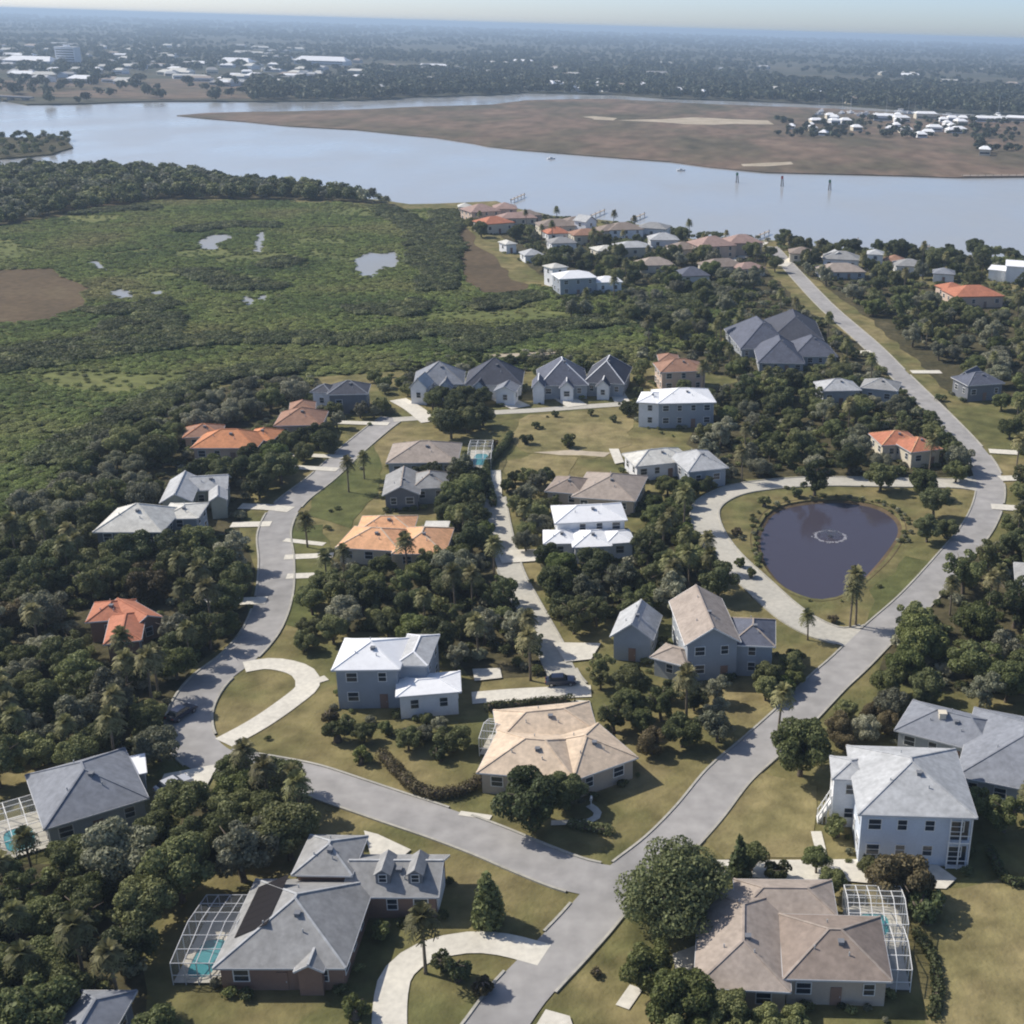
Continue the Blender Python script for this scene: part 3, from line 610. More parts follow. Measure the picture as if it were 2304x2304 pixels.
house('dark slate-roofed row house with a white ridge running to the marsh', 'slate', 'slate', [
    ((1212, 868), (1325, 866), 16.0, 3.8, .8, 'hip', 'slate'), ((1312, 860), (1405, 864), 17.0, 3.8, .85, 'hip', 'dark'), ((1196, 872), (1226, 872), 7.0, 4.4, 1.1, 'cross', 'slate', 'white'), ((1258, 874), (1292, 874), 5.0, 3.5, .95, 'cross', 'slate', 'white'), ((1340, 870), (1372, 871), 5.0, 3.5, .95, 'cross', 'dark', 'white')], ridge='white')
house('slate-roofed row house with white gable beside the dark one', 'slate', 'white', [
    ((1045, 866), (1175, 866), 14.0, 3.8, .75, 'hip', 'dark'), ((1110, 880), (1160, 882), 6.0, 3.8, .5, 'cross', 'bluegrey', 'white'), ((1060, 873), (1092, 874), 5.0, 3.4, .95, 'cross', 'dark', 'white')], ridge='slate')
house('white-walled row house at the marsh end of the short street', 'grey', 'white', [
    ((930, 866), (1045, 864), 13.0, 3.8, .7, 'hip', 'bluegrey', 'white'), ((920, 872), (960, 874), 6.5, 4.4, 1.1, 'cross', 'pale', 'white'), ((985, 872), (1018, 872), 5.0, 3.5, .95, 'cross', 'bluegrey', 'white')], ridge='grey')
house('dark-roofed house with white corner columns at the top of the west street', 'dark', 'dark', [
    ((735, 888), (828, 886), 9.0, 5.0, .5, 'hip', 'dark'), ((697, 882), (745, 884), 6.0, 4.8, .5, 'hip', 'dark', 'white')], ridge='bluegrey')
house('long taupe-roofed house with grey lower gables east of the west street', 'tan', 'grey', [
    ((868, 1042), (1030, 1040), 13.0, 3.6, .42, 'hip', 'tan'), ((860, 1115), (945, 1112), 12.0, 3.4, .5, 'cross', 'grey', 'dark'), ((925, 1100), (1010, 1096), 9.0, 3.5, .5, 'hip', 'grey')], ridge='tan')
house('peach-orange tiled house below the taupe-roofed house', 'peach', 'cream', [
    ((880, 1246), (1002, 1246), 12.0, 3.3, .45, 'hip', 'peach'), ((754, 1232), (900, 1240), 10.0, 3.2, .42, 'hip', 'peach'), ((800, 1198), (930, 1196), 8.0, 3.3, .4, 'hip', 'peach'), ((950, 1196), (1005, 1196), 5.0, 3.0, .1, 'flat', 'cream')], ridge='beige')
house('orange tiled hip-roofed house facing the marsh trees', 'orange', 'peach', [
    ((428, 1008), (578, 1008), 10.5, 3.4, .5, 'hip'), ((545, 990), (612, 992), 8.0, 3.2, .45, 'hip'), ((410, 985), (500, 980), 8.0, 3.2, .45, 'hip', 'rust')], ridge='orange')
house('rusty brown tiled house half hidden by trees at the street bend', 'rust', 'tan', [
    ((615, 958), (725, 956), 11.0, 3.6, .5, 'hip'), ((650, 925), (710, 922), 7.0, 4.4, .5, 'hip', 'rust')], ridge='rust')
house('cream metal-roofed house standing over dark trees west of the street', 'cream', 'slate', [
    ((208, 1197), (364, 1197), 11.5, 5.4, .55, 'hip', 'cream', 'dark'), ((356, 1168), (446, 1166), 8.0, 5.2, .28, 'hip', 'cream', 'slate')], ridge='cream')
house('sage-grey gabled house between the cream roof and the orange roof', 'pale', 'sage', [
    ((358, 1132), (432, 1128), 13.0, 4.4, .6, 'cross', 'pale'), ((425, 1105), (512, 1100), 7.0, 4.0, .5, 'gable', 'pale'), ((470, 1128), (512, 1124), 6.0, 3.8, .6, 'cross', 'pale')], ridge='pale')
house('terracotta tiled house deep in the western woods', 'terracotta', 'brick', [
    ((232, 1450), (318, 1440), 10.0, 4.0, .45, 'hip'), ((192, 1400), (290, 1392), 7.0, 3.8, .45, 'hip'), ((300, 1412), (368, 1388), 9.0, 3.8, .5, 'cross')], ridge='terracotta')
# -- right side
house('orange tiled house among trees north of the pond', 'terracotta', 'cream', [
    ((2050, 1018), (2122, 1010), 9.0, 4.0, .42, 'hip', 'terracotta'), ((1984, 1002), (2075, 998), 9.0, 3.8, .42, 'hip', 'terracotta')], ridge='peach')
house('dark-roofed house with a white gable east of the main road', 'dark', 'slate', [
    ((2178, 868), (2262, 862), 9.0, 4.6, .5, 'hip', 'slate', 'dark'), ((2148, 850), (2190, 858), 8.0, 4.4, .8, 'cross', 'slate', 'white')], ridge='bluegrey')
house('large slate-roofed house with many hips left of the main road', 'slate', 'slate', [
    ((1705, 816), (1812, 818), 20.0, 3.0, .75, 'hip', 'slate'), ((1785, 802), (1886, 802), 16.0, 3.0, .65, 'hip', 'slate'), ((1666, 785), (1790, 783), 26.0, 3.2, .7, 'hip', 'slate'), ((1730, 765), (1855, 768), 28.0, 3.2, .65, 'hip', 'dark')], ridge='slate')
house('reddish brown house with cream balconies behind the white house', 'rust', 'peach', [
    ((1486, 838), (1592, 834), 10.0, 5.6, .45, 'hip', 'rust'), ((1482, 812), (1530, 812), 7.0, 6.2, .4, 'hip', 'rust')], ridge='rust')
house('pale grey roofed house screened by the pond woods', 'pale', 'grey', [
    ((1850, 880), (1940, 878), 9.0, 4.4, .45, 'hip', 'pale'), ((1935, 872), (2020, 880), 9.0, 4.2, .4, 'hip', 'grey')], ridge='pale')
house('white house with dark shaded ground floor in the far trees', 'white', 'dark', [
    ((1258, 628), (1345, 624), 11.0, 6.4, .34, 'hip', 'white', 'slate'), ((1340, 636), (1402, 634), 9.0, 4.4, .34, 'hip', 'white', 'white'), ((1242, 604), (1280, 600), 7.0, 7.0, .34, 'hip', 'cream', 'white')], ridge='white', small=True)
house('wide orange tiled house beside the river trees in the east', 'orange', 'peach', [
    ((2150, 668), (2262, 666), 14.0, 4.2, .4, 'hip', 'terracotta'), ((2128, 652), (2180, 650), 9.0, 3.8, .4, 'hip', 'terracotta')], ridge='orange', small=True)
house('bright white flat-roofed house by the river in the east', 'white', 'white', [
    ((2262, 598), (2380, 606), 14.0, 7.0, .2, 'flat', 'white'), ((2222, 606), (2290, 612), 11.0, 4.4, .2, 'flat', 'white')], ridge='white', small=True)
house('dark grey roof corner low among the southwest trees', 'dark', 'dark', [((80, 2395), (215, 2395), 9.0, 3.3, .5, 'hip', 'bluegrey')], ridge='bluegrey')
house('small white house edge behind the eastern trees', 'pale', 'white', [((2285, 1318), (2400, 1330), 10, 4.6, .45, 'hip', 'grey', 'white')], ridge='pale')
# -- riverside row
river_row = [
 ('pink roofed riverside house with cream walls', 'pink', 'peach', [((1060, 478), (1130, 474), 16, 7, .4, 'hip'), ((1110, 470), (1165, 470), 14, 7.5, .4, 'hip')]),
 ('terracotta riverside villa beside the pink roofed one', 'terracotta', 'cream', [((1090, 505), (1160, 500), 14, 6, .4, 'hip'), ((1125, 492), (1210, 490), 12, 5, .4, 'hip', 'pink')]),
 ('white riverside house facing the open lot', 'cream', 'white', [((1138, 550), (1165, 548), 9, 5, .4, 'hip')]),
 ('brown riverside house with pale trim and long roof', 'brown', 'cream', [((1215, 510), (1300, 508), 14, 6, .4, 'hip'), ((1270, 502), (1345, 500), 12, 6.5, .4, 'hip')]),
 ('white gabled riverside house beside the brown one', 'pale', 'white', [((1318, 500), (1345, 496), 9, 9, .6, 'cross')]),
 ('dark brown riverside house with low cream walls', 'rust', 'cream', [((1290, 530), (1360, 528), 12, 5.5, .4, 'hip'), ((1350, 520), (1420, 518), 12, 6, .4, 'hip', 'brown')]),
 ('grey riverside house with brown ridge next to the palms', 'brown', 'white', [((1370, 518), (1450, 516), 14, 6.5, .4, 'hip'), ((1430, 512), (1500, 516), 12, 6, .4, 'hip', 'grey')]),
 ('cream stucco house with wide pale walls by the riverside palms', 'cream', 'cream', [((1345, 565), (1400, 562), 11, 5, .3, 'hip'), ((1390, 558), (1470, 556), 12, 5.5, .35, 'hip', 'pale')]),
 ('white house with grey roof between riverside palms', 'grey', 'white', [((1240, 548), (1300, 546), 11, 5.0, .4, 'hip')]),
 ('pink tiled riverside mansion at the end of the main road', 'pink', 'peach', [((1575, 556), (1660, 552), 16, 7, .45, 'hip'), ((1640, 548), (1720, 546), 14, 7, .45, 'hip', 'pink')]),
 ('brown house with cream porch below the pink mansion', 'brown', 'cream', [((1590, 602), (1680, 598), 12, 4.5, .45, 'hip'), ((1665, 606), (1725, 602), 10, 4.2, .4, 'hip', 'pink')]),
 ('tan riverside house just east of the road end', 'brown', 'cream', [((1775, 570), (1835, 572), 12, 5, .4, 'hip')]),
 ('grey riverside house with white dormer east of the road end', 'grey', 'white', [((1850, 582), (1935, 586), 13, 5.5, .45, 'hip'), ((1870, 576), (1905, 576), 8, 6.5, .5, 'cross', 'pale', 'white')]),
 ('long taupe roofed house set back from the riverside', 'tan', 'grey', [((1848, 612), (1950, 612), 14, 4, .4, 'hip')]),
 ('pale blue riverside house flanked by dark trees', 'pale', 'white', [((1950, 572), (1990, 574), 10, 8, .4, 'hip')]),
 ('low grey riverside house near the eastern palms', 'grey', 'white', [((2015, 598), (2085, 600), 12, 5, .4, 'hip')]),
 ('small cream cottage on the shore beside the pink roofs', 'cream', 'cream', [((1030, 466), (1062, 466), 9, 4.5, .45, 'hip')]),
 ('brown shore cottage half way along the riverside row', 'brown', 'peach', [((1170, 486), (1222, 484), 11, 5, .45, 'hip')]),
 ('white shore villa with terracotta roof amid the riverside row', 'terracotta', 'white', [((1232, 526), (1285, 524), 11, 4.5, .45, 'hip')]),
 ('pale grey shore house beside the cream stucco house', 'pale', 'white', [((1462, 540), (1530, 540), 12, 5, .45, 'hip')]),
 ('brown shore house between the palms and the pink mansion', 'brown', 'cream', [((1515, 562), (1575, 560), 12, 4.5, .45, 'hip')]),
 ('tan back-row house below the cream stucco house', 'tan', 'cream', [((1440, 598), (1520, 596), 12, 4, .45, 'hip')]),
 ('white back-row cottage near the far white house', 'pale', 'white', [((1180, 575), (1225, 573), 10, 4, .45, 'hip')]),
 ('slate back-row house in the gardens west of the road end', 'slate', 'white', [((1530, 622), (1600, 620), 12, 4, .5, 'hip')]),
 ('cream shore cottage with brown roof near the eastern palms', 'rust', 'cream', [((1990, 588), (2040, 590), 11, 4.5, .45, 'hip')]),
 ('grey roofed house west of the orange eastern villa', 'bluegrey', 'white', [((2098, 615), (2150, 618), 10, 4.5, .4, 'hip')])]
for lab, rf, wl, bl in river_row: house(lab, rf, wl, [(q[0], q[1], q[2]*.9, q[3]*.78) + tuple(q[4:]) for q in bl], 'riverside houses', ridge=rf, small=True)

# -- solar array on the west slope of the big grey house
b = b2[0]; sol = empty('solar_array', z2); tag(sol, 'black solar panel array lying on the west roof slope of the grey house', 'solar panel')
P = lambda a, c, z: b.P(a, c, z)-z2
for k in range(7):
    y0, y1 = 3.6+k*1.12, 4.7+k*1.12
    M = MB(); xs, xe = 1.0, 4.4
    nz = Vector((0, 0, 1)) 
    z_ = lambda x: b.e + x*.5 + .10
    M.quadbox([P(xs, y0, z_(xs)-.05), P(xe, y0, z_(xe)-.05), P(xe, y1, z_(xe)-.05), P(xs, y1, z_(xs)-.05), P(xs, y0, z_(xs)), P(xe, y0, z_(xe)), P(xe, y1, z_(xe)), P(xs, y1, z_(xs))])
    M.obj('panel', 'solar', sol)

# -- porches and stairs of the two-storey house
b = b4[0]; P = lambda a, c, z: b.P(a, c, z)-z4
for z in (.1, 3.55):
    M = MB(); q = [P(b.L-3.0, -.02, z), P(b.L-.45, -.02, z), P(b.L-.45, .49, z), P(b.L-3.0, .49, z)]; M.quadbox(q + [p+Vector((0, 0, .14)) for p in q]); M.obj('porch_floor', 'white_trim', H4)
    M = MB(); q = [P(b.L-2.9, .47, z+.2), P(b.L-.75, .47, z+.2), P(b.L-.75, .6, z+.2), P(b.L-2.9, .6, z+.2)]; M.quadbox(q + [p+Vector((0, 0, 2.6)) for p in q]); M.obj('porch_opening', 'glass', H4)
    M = MB(); M.bar(P(b.L-2.95, .03, z+1.05), P(b.L-.5, .03, z+1.05), .07, .08); M.obj('railing', 'white_trim', H4)
for a in (b.L-2.95, b.L-1.7, b.L-.5):
    M = MB(); M.bar(P(a, .05, 0), P(a, .05, 6.9), .14, .14); M.obj('column', 'white_trim', H4)
st = empty('entry_stair', at(1840, 1845)); tag(st, 'white wooden entry stair with posts on the west side of the two-storey house', 'stair')
o0 = at(1840, 1845); tgt = b4[1].P(0.2, 1.5, 0); dv = Vector((tgt.x-o0.x, tgt.y-o0.y, 0)); dl = dv.length; dv.normalize(); sd = Vector((-dv.y, dv.x, 0))
for k in range(12):
    c = dv*(dl*(k+.5)/12); M = MB(); q = [c-dv*.2-sd*.7, c+dv*.2-sd*.7, c+dv*.2+sd*.7, c-dv*.2+sd*.7]
    z = .2+k*.24; M.quadbox([p+Vector((0, 0, z-.08)) for p in q] + [p+Vector((0, 0, z)) for p in q]); M.obj('step', 'white_trim', st)
for s_ in (-.75, .75):
    M = MB(); M.bar(sd*s_+Vector((0, 0, 1.1)), dv*dl+sd*s_+Vector((0, 0, 4.0)), .1, .12); M.bar(sd*s_+Vector((0, 0, .05)), dv*dl+sd*s_+Vector((0, 0, 2.9)), .1, .25); M.obj('railing', 'white_trim', st)
    for k in range(4):
        c = dv*(dl*k/3)+sd*s_; M = MB(); M.bar(c, c+Vector((0, 0, 1.2+2.9*k/3)), .14, .14); M.obj('post', 'white_trim', st)

# -- pools and screened pool cages
def pool_cage(label, O, U, V, nu, nv, h, pool=None, deck=True):
    "O corner, U and V the two sides in plan"
    root = empty('pool_cage', O); tag(root, label, 'pool cage')
    wt = 'aluminium' if 'grey framed' in label else 'white_trim'
    def q(a, c, z): return U*a + V*c + Vector((0, 0, z))
    rise = .8
    for i in range(nu+1):
        a = i/nu
        for c in (0, 1):
            M = MB(); M.bar(q(a, c, 0), q(a, c, h), .08, .08); M.obj('post', wt, root)
        M = MB(); M.bar(q(a, 0, h), q(a, .5, h+rise), .07, .08); M.bar(q(a, .5, h+rise), q(a, 1, h), .07, .08); M.obj('beam', wt, root)
    for j in range(nv+1):
        c = j/nv; z = h + rise*(1-abs(2*c-1))
        M = MB(); M.bar(q(0, c, z), q(1, c, z), .06, .07); M.obj('beam', wt, root)
        if 0 < j < nv:
            for a in (0, 1): M = MB(); M.bar(q(a, c, 0), q(a, c, z), .09, .09); M.obj('post', wt, root)
    for c in (0, 1): M = MB(); M.bar(q(0, c, h*.45), q(1, c, h*.45), .06, .07); M.obj('rail', wt, root)
    S = MB(); S.v = [q(0, 0, 0), q(1, 0, 0), q(1, 1, 0), q(0, 1, 0), q(0, 0, h), q(1, 0, h), q(1, 1, h), q(0, 1, h), q(0, .5, h+rise), q(1, .5, h+rise)]
    S.f = [(0, 1, 5, 4), (1, 2, 6, 9, 5), (2, 3, 7, 6), (3, 0, 4, 8, 7), (4, 5, 9, 8), (6, 7, 8, 9)]
    S.obj('screen', 'screen', root)
    FOOT.append([O, O+U, O+U+V, O+V])
    lvl[0] += 1; structure(sheet('pool_deck', [O, O+U, O+U+V, O+V], .09+.004*lvl[0], 'concrete'))
    if pool:
        a0, a1, c0, c1 = pool; n = 20; pts = []
        for k in range(n):
            t = 2*math.pi*k/n; ca, sa = math.cos(t), math.sin(t)
            f = lambda x: math.copysign(abs(x)**.55, x)
            p = O + U*((a0+a1)/2+(a1-a0)/2*f(ca)) + V*((c0+c1)/2+(c1-c0)/2*f(sa)); pts.append(p)
        structure(sheet('swimming_pool', pts, .30, 'pool_water'))
        rim = MB()
        for k in range(n): rim.bar(Vector((pts[k].x, pts[k].y, .30)), Vector((pts[(k+1) % n].x, pts[(k+1) % n].y, .30)), .35, .12)
        structure(rim.obj('pool_coping', 'concrete'))
def flat3(p): return Vector((p.x, p.y, 0))
b = b2[0]; O = flat3(b.P(-4.6, 1.2, 0)); pool_cage('grey framed pool cage over a turquoise pool beside the grey house', O, flat3(b.P(.42, 1.2, 0))-O, flat3(b.P(-4.6, 11.5, 0))-O, 4, 6, 2.7, (.12, .72, .05, .62))
b = b3[0]; O = flat3(b.P(b.L*.70, 9.0, 0)); pool_cage('white framed pool cage attached to the brown house', O, flat3(b.P(b.L*.70+6.2, 9.0, 0))-O, flat3(b.P(b.L*.70, 15.2, 0))-O, 5, 5, 3.0, (.2, .8, .2, .8))
O = flat3(b.P(b.L-.45, 2.5, 0)); pool_cage('narrow white framed screen porch along the east wall of the brown house', O, flat3(b.P(b.L+2.4, 2.5, 0))-O, flat3(b.P(b.L-.45, 9.0, 0))-O, 2, 4, 2.8)
b = b1[0]; O = flat3(b.P(-4.8, 1.0, 0)); pool_cage('white screened pool cage on the west side of the blue-grey house', O, flat3(b.P(.42, 1.0, 0))-O, flat3(b.P(-4.8, 9.5, 0))-O, 3, 5, 2.6, (.15, .8, .1, .7))
b = b6[0]; O = flat3(b.P(-2.2, 8.6, 0)); pool_cage('white framed pool cage behind the beige house', O, flat3(b.P(7.5, 8.6, 0))-O, flat3(b.P(-2.2, 13.6, 0))-O, 6, 4, 2.7, (.1, .8, .2, .8))
O = at(1052, 1058); pool_cage('small white pool cage behind the taupe-roofed house', O, at(1105, 1058)-O, at(1060, 1015)-O, 3, 4, 2.6, (.15, .85, .15, .8))

PLANT = []
for B in ROOFPX:
    for b in B:
        if b.L < 3: continue
        for side in range(3):
            ln = b.L if side == 0 else b.D; x = .8
            while x < ln:
                p = b.P(x, -.15, 0) if side == 0 else b.P(b.L+.15, x, 0) if side == 1 else b.P(-.15, x, 0)
                PLANT.append(p); x += 1.3

# ------------------------------------------------------------------ trees
def leaf_cloud(centres, n, size, r, squash=.85, up=.25, jit=.55):
    "leaf-clump faces scattered over the skins of several puffs"
    c = np.array([p[:3] for p in centres]); pr = np.array([p[3] for p in centres])
    w = pr**2; idx = r.choice(len(c), n, p=w/w.sum())
    d = r.normal(size=(n, 3)); d[:, 2] += up; d /= np.linalg.norm(d, axis=1)[:, None]
    rad = pr[idx]*(0.72+0.36*r.random(n)**.7)
    pos = c[idx] + d*rad[:, None]*np.array([1, 1, squash])
    nrm = d + r.normal(size=(n, 3))*jit; nrm /= np.linalg.norm(nrm, axis=1)[:, None]
    t = np.cross(nrm, r.normal(size=(n, 3))); t /= np.linalg.norm(t, axis=1)[:, None]; bt = np.cross(nrm, t)
    s = size*(.6+.8*r.random(n))[:, None]
    k = .62
    v = np.stack([pos-t*s, pos-bt*s*k+nrm*s*.18, pos+t*s, pos+bt*s*k+nrm*s*.18], 1).reshape(-1, 3)
    return v, n
def cloud_mesh(name, v, n, mat, r, extra=None):
    me = bpy.data.meshes.new(name); me.vertices.add(4*n); me.vertices.foreach_set('co', v.astype(np.float32).ravel())
    me.loops.add(4*n); me.loops.foreach_set('vertex_index', np.arange(4*n, dtype=np.int32))
    me.polygons.add(n); me.polygons.foreach_set('loop_start', np.arange(0, 4*n, 4, dtype=np.int32)); me.polygons.foreach_set('loop_total', np.full(n, 4, dtype=np.int32))
    me.update(calc_edges=True)
    a = me.attributes.new('tint', 'FLOAT', 'FACE'); a.data.foreach_set('value', r.random(n).astype(np.float32))
    me.materials.append(MATS[mat]); return me
def trunk_mesh(r, h, spread, k=6, rad=.32):
    M = MB(); top = Vector((r.normal()*.3, r.normal()*.3, h*.45)); M.tube([(0, 0, -.4), (0, 0, .2), top*.5+Vector((0, 0, .1)), top], [rad*1.4, rad*1.05, rad*.85, rad*.6], 8)
    for i in range(k):
        t = 2*math.pi*i/k + r.random()*.6; l = spread*(.55+.3*r.random())
        e = Vector((math.cos(t)*l, math.sin(t)*l, h*(.62+.2*r.random())))
        M.tube([top*.75, top*.6+e*.42+Vector((0, 0, h*.05)), e], [rad*.5, rad*.33, rad*.1], 6)
    return M.data('trunk', 'bark', True)
PROTO = {}
def oak(key, seed, mat, R=4.0, h=8.0, puffs=34, n=13000, size=.185, flat=.62, sparse=1.0):
    r = np.random.default_rng(seed); C = []
    cz = h-R*flat*.95
    for i in range(puffs):
        d = r.normal(size=3); d /= np.linalg.norm(d); q = r.random()**.45
        pr = R*(.17+.17*r.random())*sparse; rr = (R-pr*.8)*q
        C.append((d[0]*rr, d[1]*rr, cz+d[2]*rr*flat, pr))
    v, n = leaf_cloud(C, n, size, r)
    PROTO[key] = (trunk_mesh(r, h, R*.9), cloud_mesh('crown', v, n, mat, r), R)
def conifer(key, seed, mat, R=1.4, h=6.0, n=1600, size=.24, power=1.0):
    r = np.random.default_rng(seed); C = []
    for i in range(46):
        t = (i+.5)/46; rr = R*(1-t)**power; a = i*2.4
        C.append((math.cos(a)*rr*.5, math.sin(a)*rr*.5, .5+t*(h-.5), .18+rr*.55))
    v, n = leaf_cloud(C, n, size, r)
    M = MB(); M.tube([(0, 0, -.3), (0, 0, h*.4), (0, 0, h*.85)], [.16, .12, .03], 7)
    PROTO[key] = (M.data('trunk', 'bark', True), cloud_mesh('crown', v, n, mat, r), R)
def palm(key, seed, h=7.0, R=1.9):
    r = np.random.default_rng(seed); M = MB(); lean = Vector((r.normal()*.25, r.normal()*.25, 0))
    M.tube([lean*t*t+Vector((0, 0, -.3+(h+.3)*t)) for t in (0, .1, .35, .7, 1)], [.24, .19, .16, .15, .17], 8)
    top = lean+Vector((0, 0, h)); V = []
    nf = 30
    for i in range(nf):
        a = i*2.39996; el = math.radians(-35+115*(i+.5)/nf); d = Vector((math.cos(a)*math.cos(el), math.sin(a)*math.cos(el), math.sin(el)))
        side = Vector((-math.sin(a), math.cos(a), 0)); pts = []
        for k in range(8):
            t = k/7; pts.append(top + d*R*t + Vector((0, 0, -.75*R*t*t*math.cos(el))))
        for k in range(1, 7):
            for s in (-1, 1):
                dirn = (pts[k+1]-pts[k]).normalized(); ln = .62*(1-.45*abs(k/7-.45)); e = pts[k] + side*s*ln + dirn*ln*.55 + Vector((0, 0, -.18))
                b_ = dirn*.15; V += [pts[k]-b_, pts[k]+b_, e+dirn*.05, e-dirn*.03]
        for k in range(7):
            V += [pts[k]-side*.05, pts[k]+side*.05, pts[k+1]+side*.04, pts[k+1]-side*.04]
    v = np.array([tuple(p) for p in V]); PROTO[key] = (M.data('trunk', 'palm_bark', True), cloud_mesh('crown', v, len(v)//4, 'palm_leaf', r), R)
for i in range(4): oak('oak%d' % i, 10+i, 'oak_leaf', h=5.6+i*.5, puffs=30+3*i)
for i in range(3): oak('dark%d' % i, 20+i, 'dark_leaf', h=6.2+i*.5, puffs=32, flat=.7)
for i in range(3): oak('grey%d' % i, 30+i, 'grey_leaf', h=5.6+i*.4, puffs=36, n=11000)
for i in range(3): oak('loose%d' % i, 90+i, ('oak_leaf', 'grey_leaf', 'dark_leaf')[i], h=7.6, puffs=26, n=5500, size=.19, flat=.85, sparse=.8)
for i in range(2): oak('bright%d' % i, 40+i, 'bright_leaf', h=5.6, puffs=30)
oak('big0', 77, 'dark_leaf', R=6.6, h=9.0, puffs=70, n=26000, size=.2, flat=.66)
oak('brown0', 50, 'brown_leaf', h=5.2, puffs=30, n=10000)
for i in range(3): oak('bush%d' % i, 60+i, ('oak_leaf', 'dark_leaf', 'bright_leaf')[i], R=1.2, h=1.75, puffs=14, n=1500, size=.12, flat=.72)
oak('bush3', 66, 'brown_leaf', R=1.2, h=1.7, puffs=14, n=1400, size=.12, flat=.72)
conifer('cypress', 70, 'dark_leaf'); conifer('cedar', 71, 'oak_leaf', 1.7, 7.5, 2200, .28, .5)
for i in range(3): palm('palm%d' % i, 80+i, 5.5+i*1.4)
TREES = []; PENDING = []
def proj(p):
    v = ROT.transposed() @ (Vector(p) - Vector((0, 0, CAM_H)))
    if v.z > -1: return (-9999, 9999, 1)
    return (PP_X + F_PX*v.x/-v.z, PP_Y - F_PX*v.y/-v.z, -v.z)
ROOFQ = []
for B in ROOFPX:
    for b in B:
        q = [proj(b.P(a, c, b.e)) for a, c in ((b.L*.08, b.D*.08), (b.L*.92, b.D*.08), (b.L*.92, b.D*.95), (b.L*.08, b.D*.95))]
        ROOFQ.append(([x[:2] for x in q], max(x[2] for x in q)))
def tree(key, p, s, label, group=None, name='tree', cat='tree', squash=1.0):
    root = empty(name, (p[0], p[1], 0), random.random()*6.28, s); root.scale.z = s*squash; tag(root, label, cat, group)
    t, c, R = PROTO[key]
    link(bpy.data.objects.new('trunk', t), root); link(bpy.data.objects.new('crown', c), root)
    TREES.append((p[0], p[1], R*s)); return root
def free(p, r, foot=1.0):
    if any(inside(p, f) for f in FOOT): return False
    q = Vector((p[0], p[1]))
    for f in FOOT:
        for j in range(len(f)):
            a = Vector(f[j][:2]); b_ = Vector(f[(j+1) % len(f)][:2]); ab = b_-a; t = max(0, min(1, (q-a).dot(ab)/max(1e-6, ab.length_squared)))
            if (a+ab*t-q).length < r*foot: return False
    return road_dist(p) > r*.55
# -- single trees one can point to: (kind, base pixel, crown radius m, label, name, category)
singles = [
 ('big0', (1512, 2085), 6.6, 'big round grey-green oak in the corner beside the street junction'),
 ('dark1', (1195, 1865), 4.6, 'broad dark oak in front of the beige house'),
 ('dark0', (1275, 1822), 3.0, 'smaller dark tree close to the front wall of the beige house'),
 ('oak2', (1800, 1745), 4.6, 'rounded oak on the west side of the two-storey house'),
 ('oak0', (1020, 1690), 2.6, 'grey-green tree behind the low white roof wing'),
 ('oak3', (640, 1800), 3.2, 'oak at the roadside above the big grey house'),
 ('bright0', (1455, 2215), 3.4, 'bright green tree on the lawn west of the brown house'),
 ('bright1', (1530, 2300), 4.0, 'bright leafy tree at the southwest corner of the brown house'),
 ('brown0', (2020, 2025), 4.2, 'brownish tree between the cream driveway and the white pool cage'),
 ('bush1', (2085, 2075), 2.4, 'dark brown bushy tree on the dry lawn east of the pool cage'),
 ('oak2', (2075, 1120), 3.6, 'tall dark tree on the pond edge by the road bend'),
 ('dark2', (2100, 1165), 3.6, 'dark spreading tree on the east pond bank'),
 ('dark1', (2085, 1220), 3.2, 'low dark tree leaning over the east pond bank'),
 ('dark0', (2130, 1210), 2.4, 'small tree between the pond bank and the road'),
 ('oak1', (2150, 1085), 3.0, 'dark tree casting shade on the main road north of the pond'),
 ('brown0', (1110, 1010), 1.6, 'small reddish tree on the north lawn edge')]
for k, p, rad, lab in singles: q = at(*p); tree(k, q, rad/PROTO[k][2], lab)
for k, p, s, lab, nm in [
 ('palm1', (958, 2190), 1.05, 'sabal palm standing by the circular cream driveway', 'palm_tree'),
 ('palm2', (1748, 1680), 1.0, 'tall thin palm at the road edge below the grey gabled house', 'palm_tree'),
 ('palm0', (1817, 1440), .8, 'short palm at the pond road corner', 'palm_tree'),
 ('palm2', (1925, 1408), 1.1, 'tall palm on the south pond bank', 'palm_tree'),
 ('palm1', (1912, 1412), 1.0, 'shaggy palm beside the tall one on the south pond bank', 'palm_tree'),
 ('palm1', (785, 1108), .95, 'palm on the green verge east of the west street', 'palm_tree'),
 ('palm0', (692, 1232), 1.05, 'palm beside the first driveway on the west street', 'palm_tree'),
 ('palm0', (820, 1078), .9, 'palm next to the grey gables of the taupe-roofed house', 'palm_tree'),
 ('cypress', (1662, 1985), 1.05, 'dark pointed cypress by the cream driveway', 'cypress_tree'),
 ('cedar', (1098, 2085), .92, 'columnar dark cedar on the corner lawn', 'cedar_tree'),
 ('cedar', (1115, 2070), .62, 'smaller cedar close behind the columnar one', 'cedar_tree')]:
    tree(k, at(*p), s, lab, None, nm, 'palm' if 'palm' in nm else 'tree')
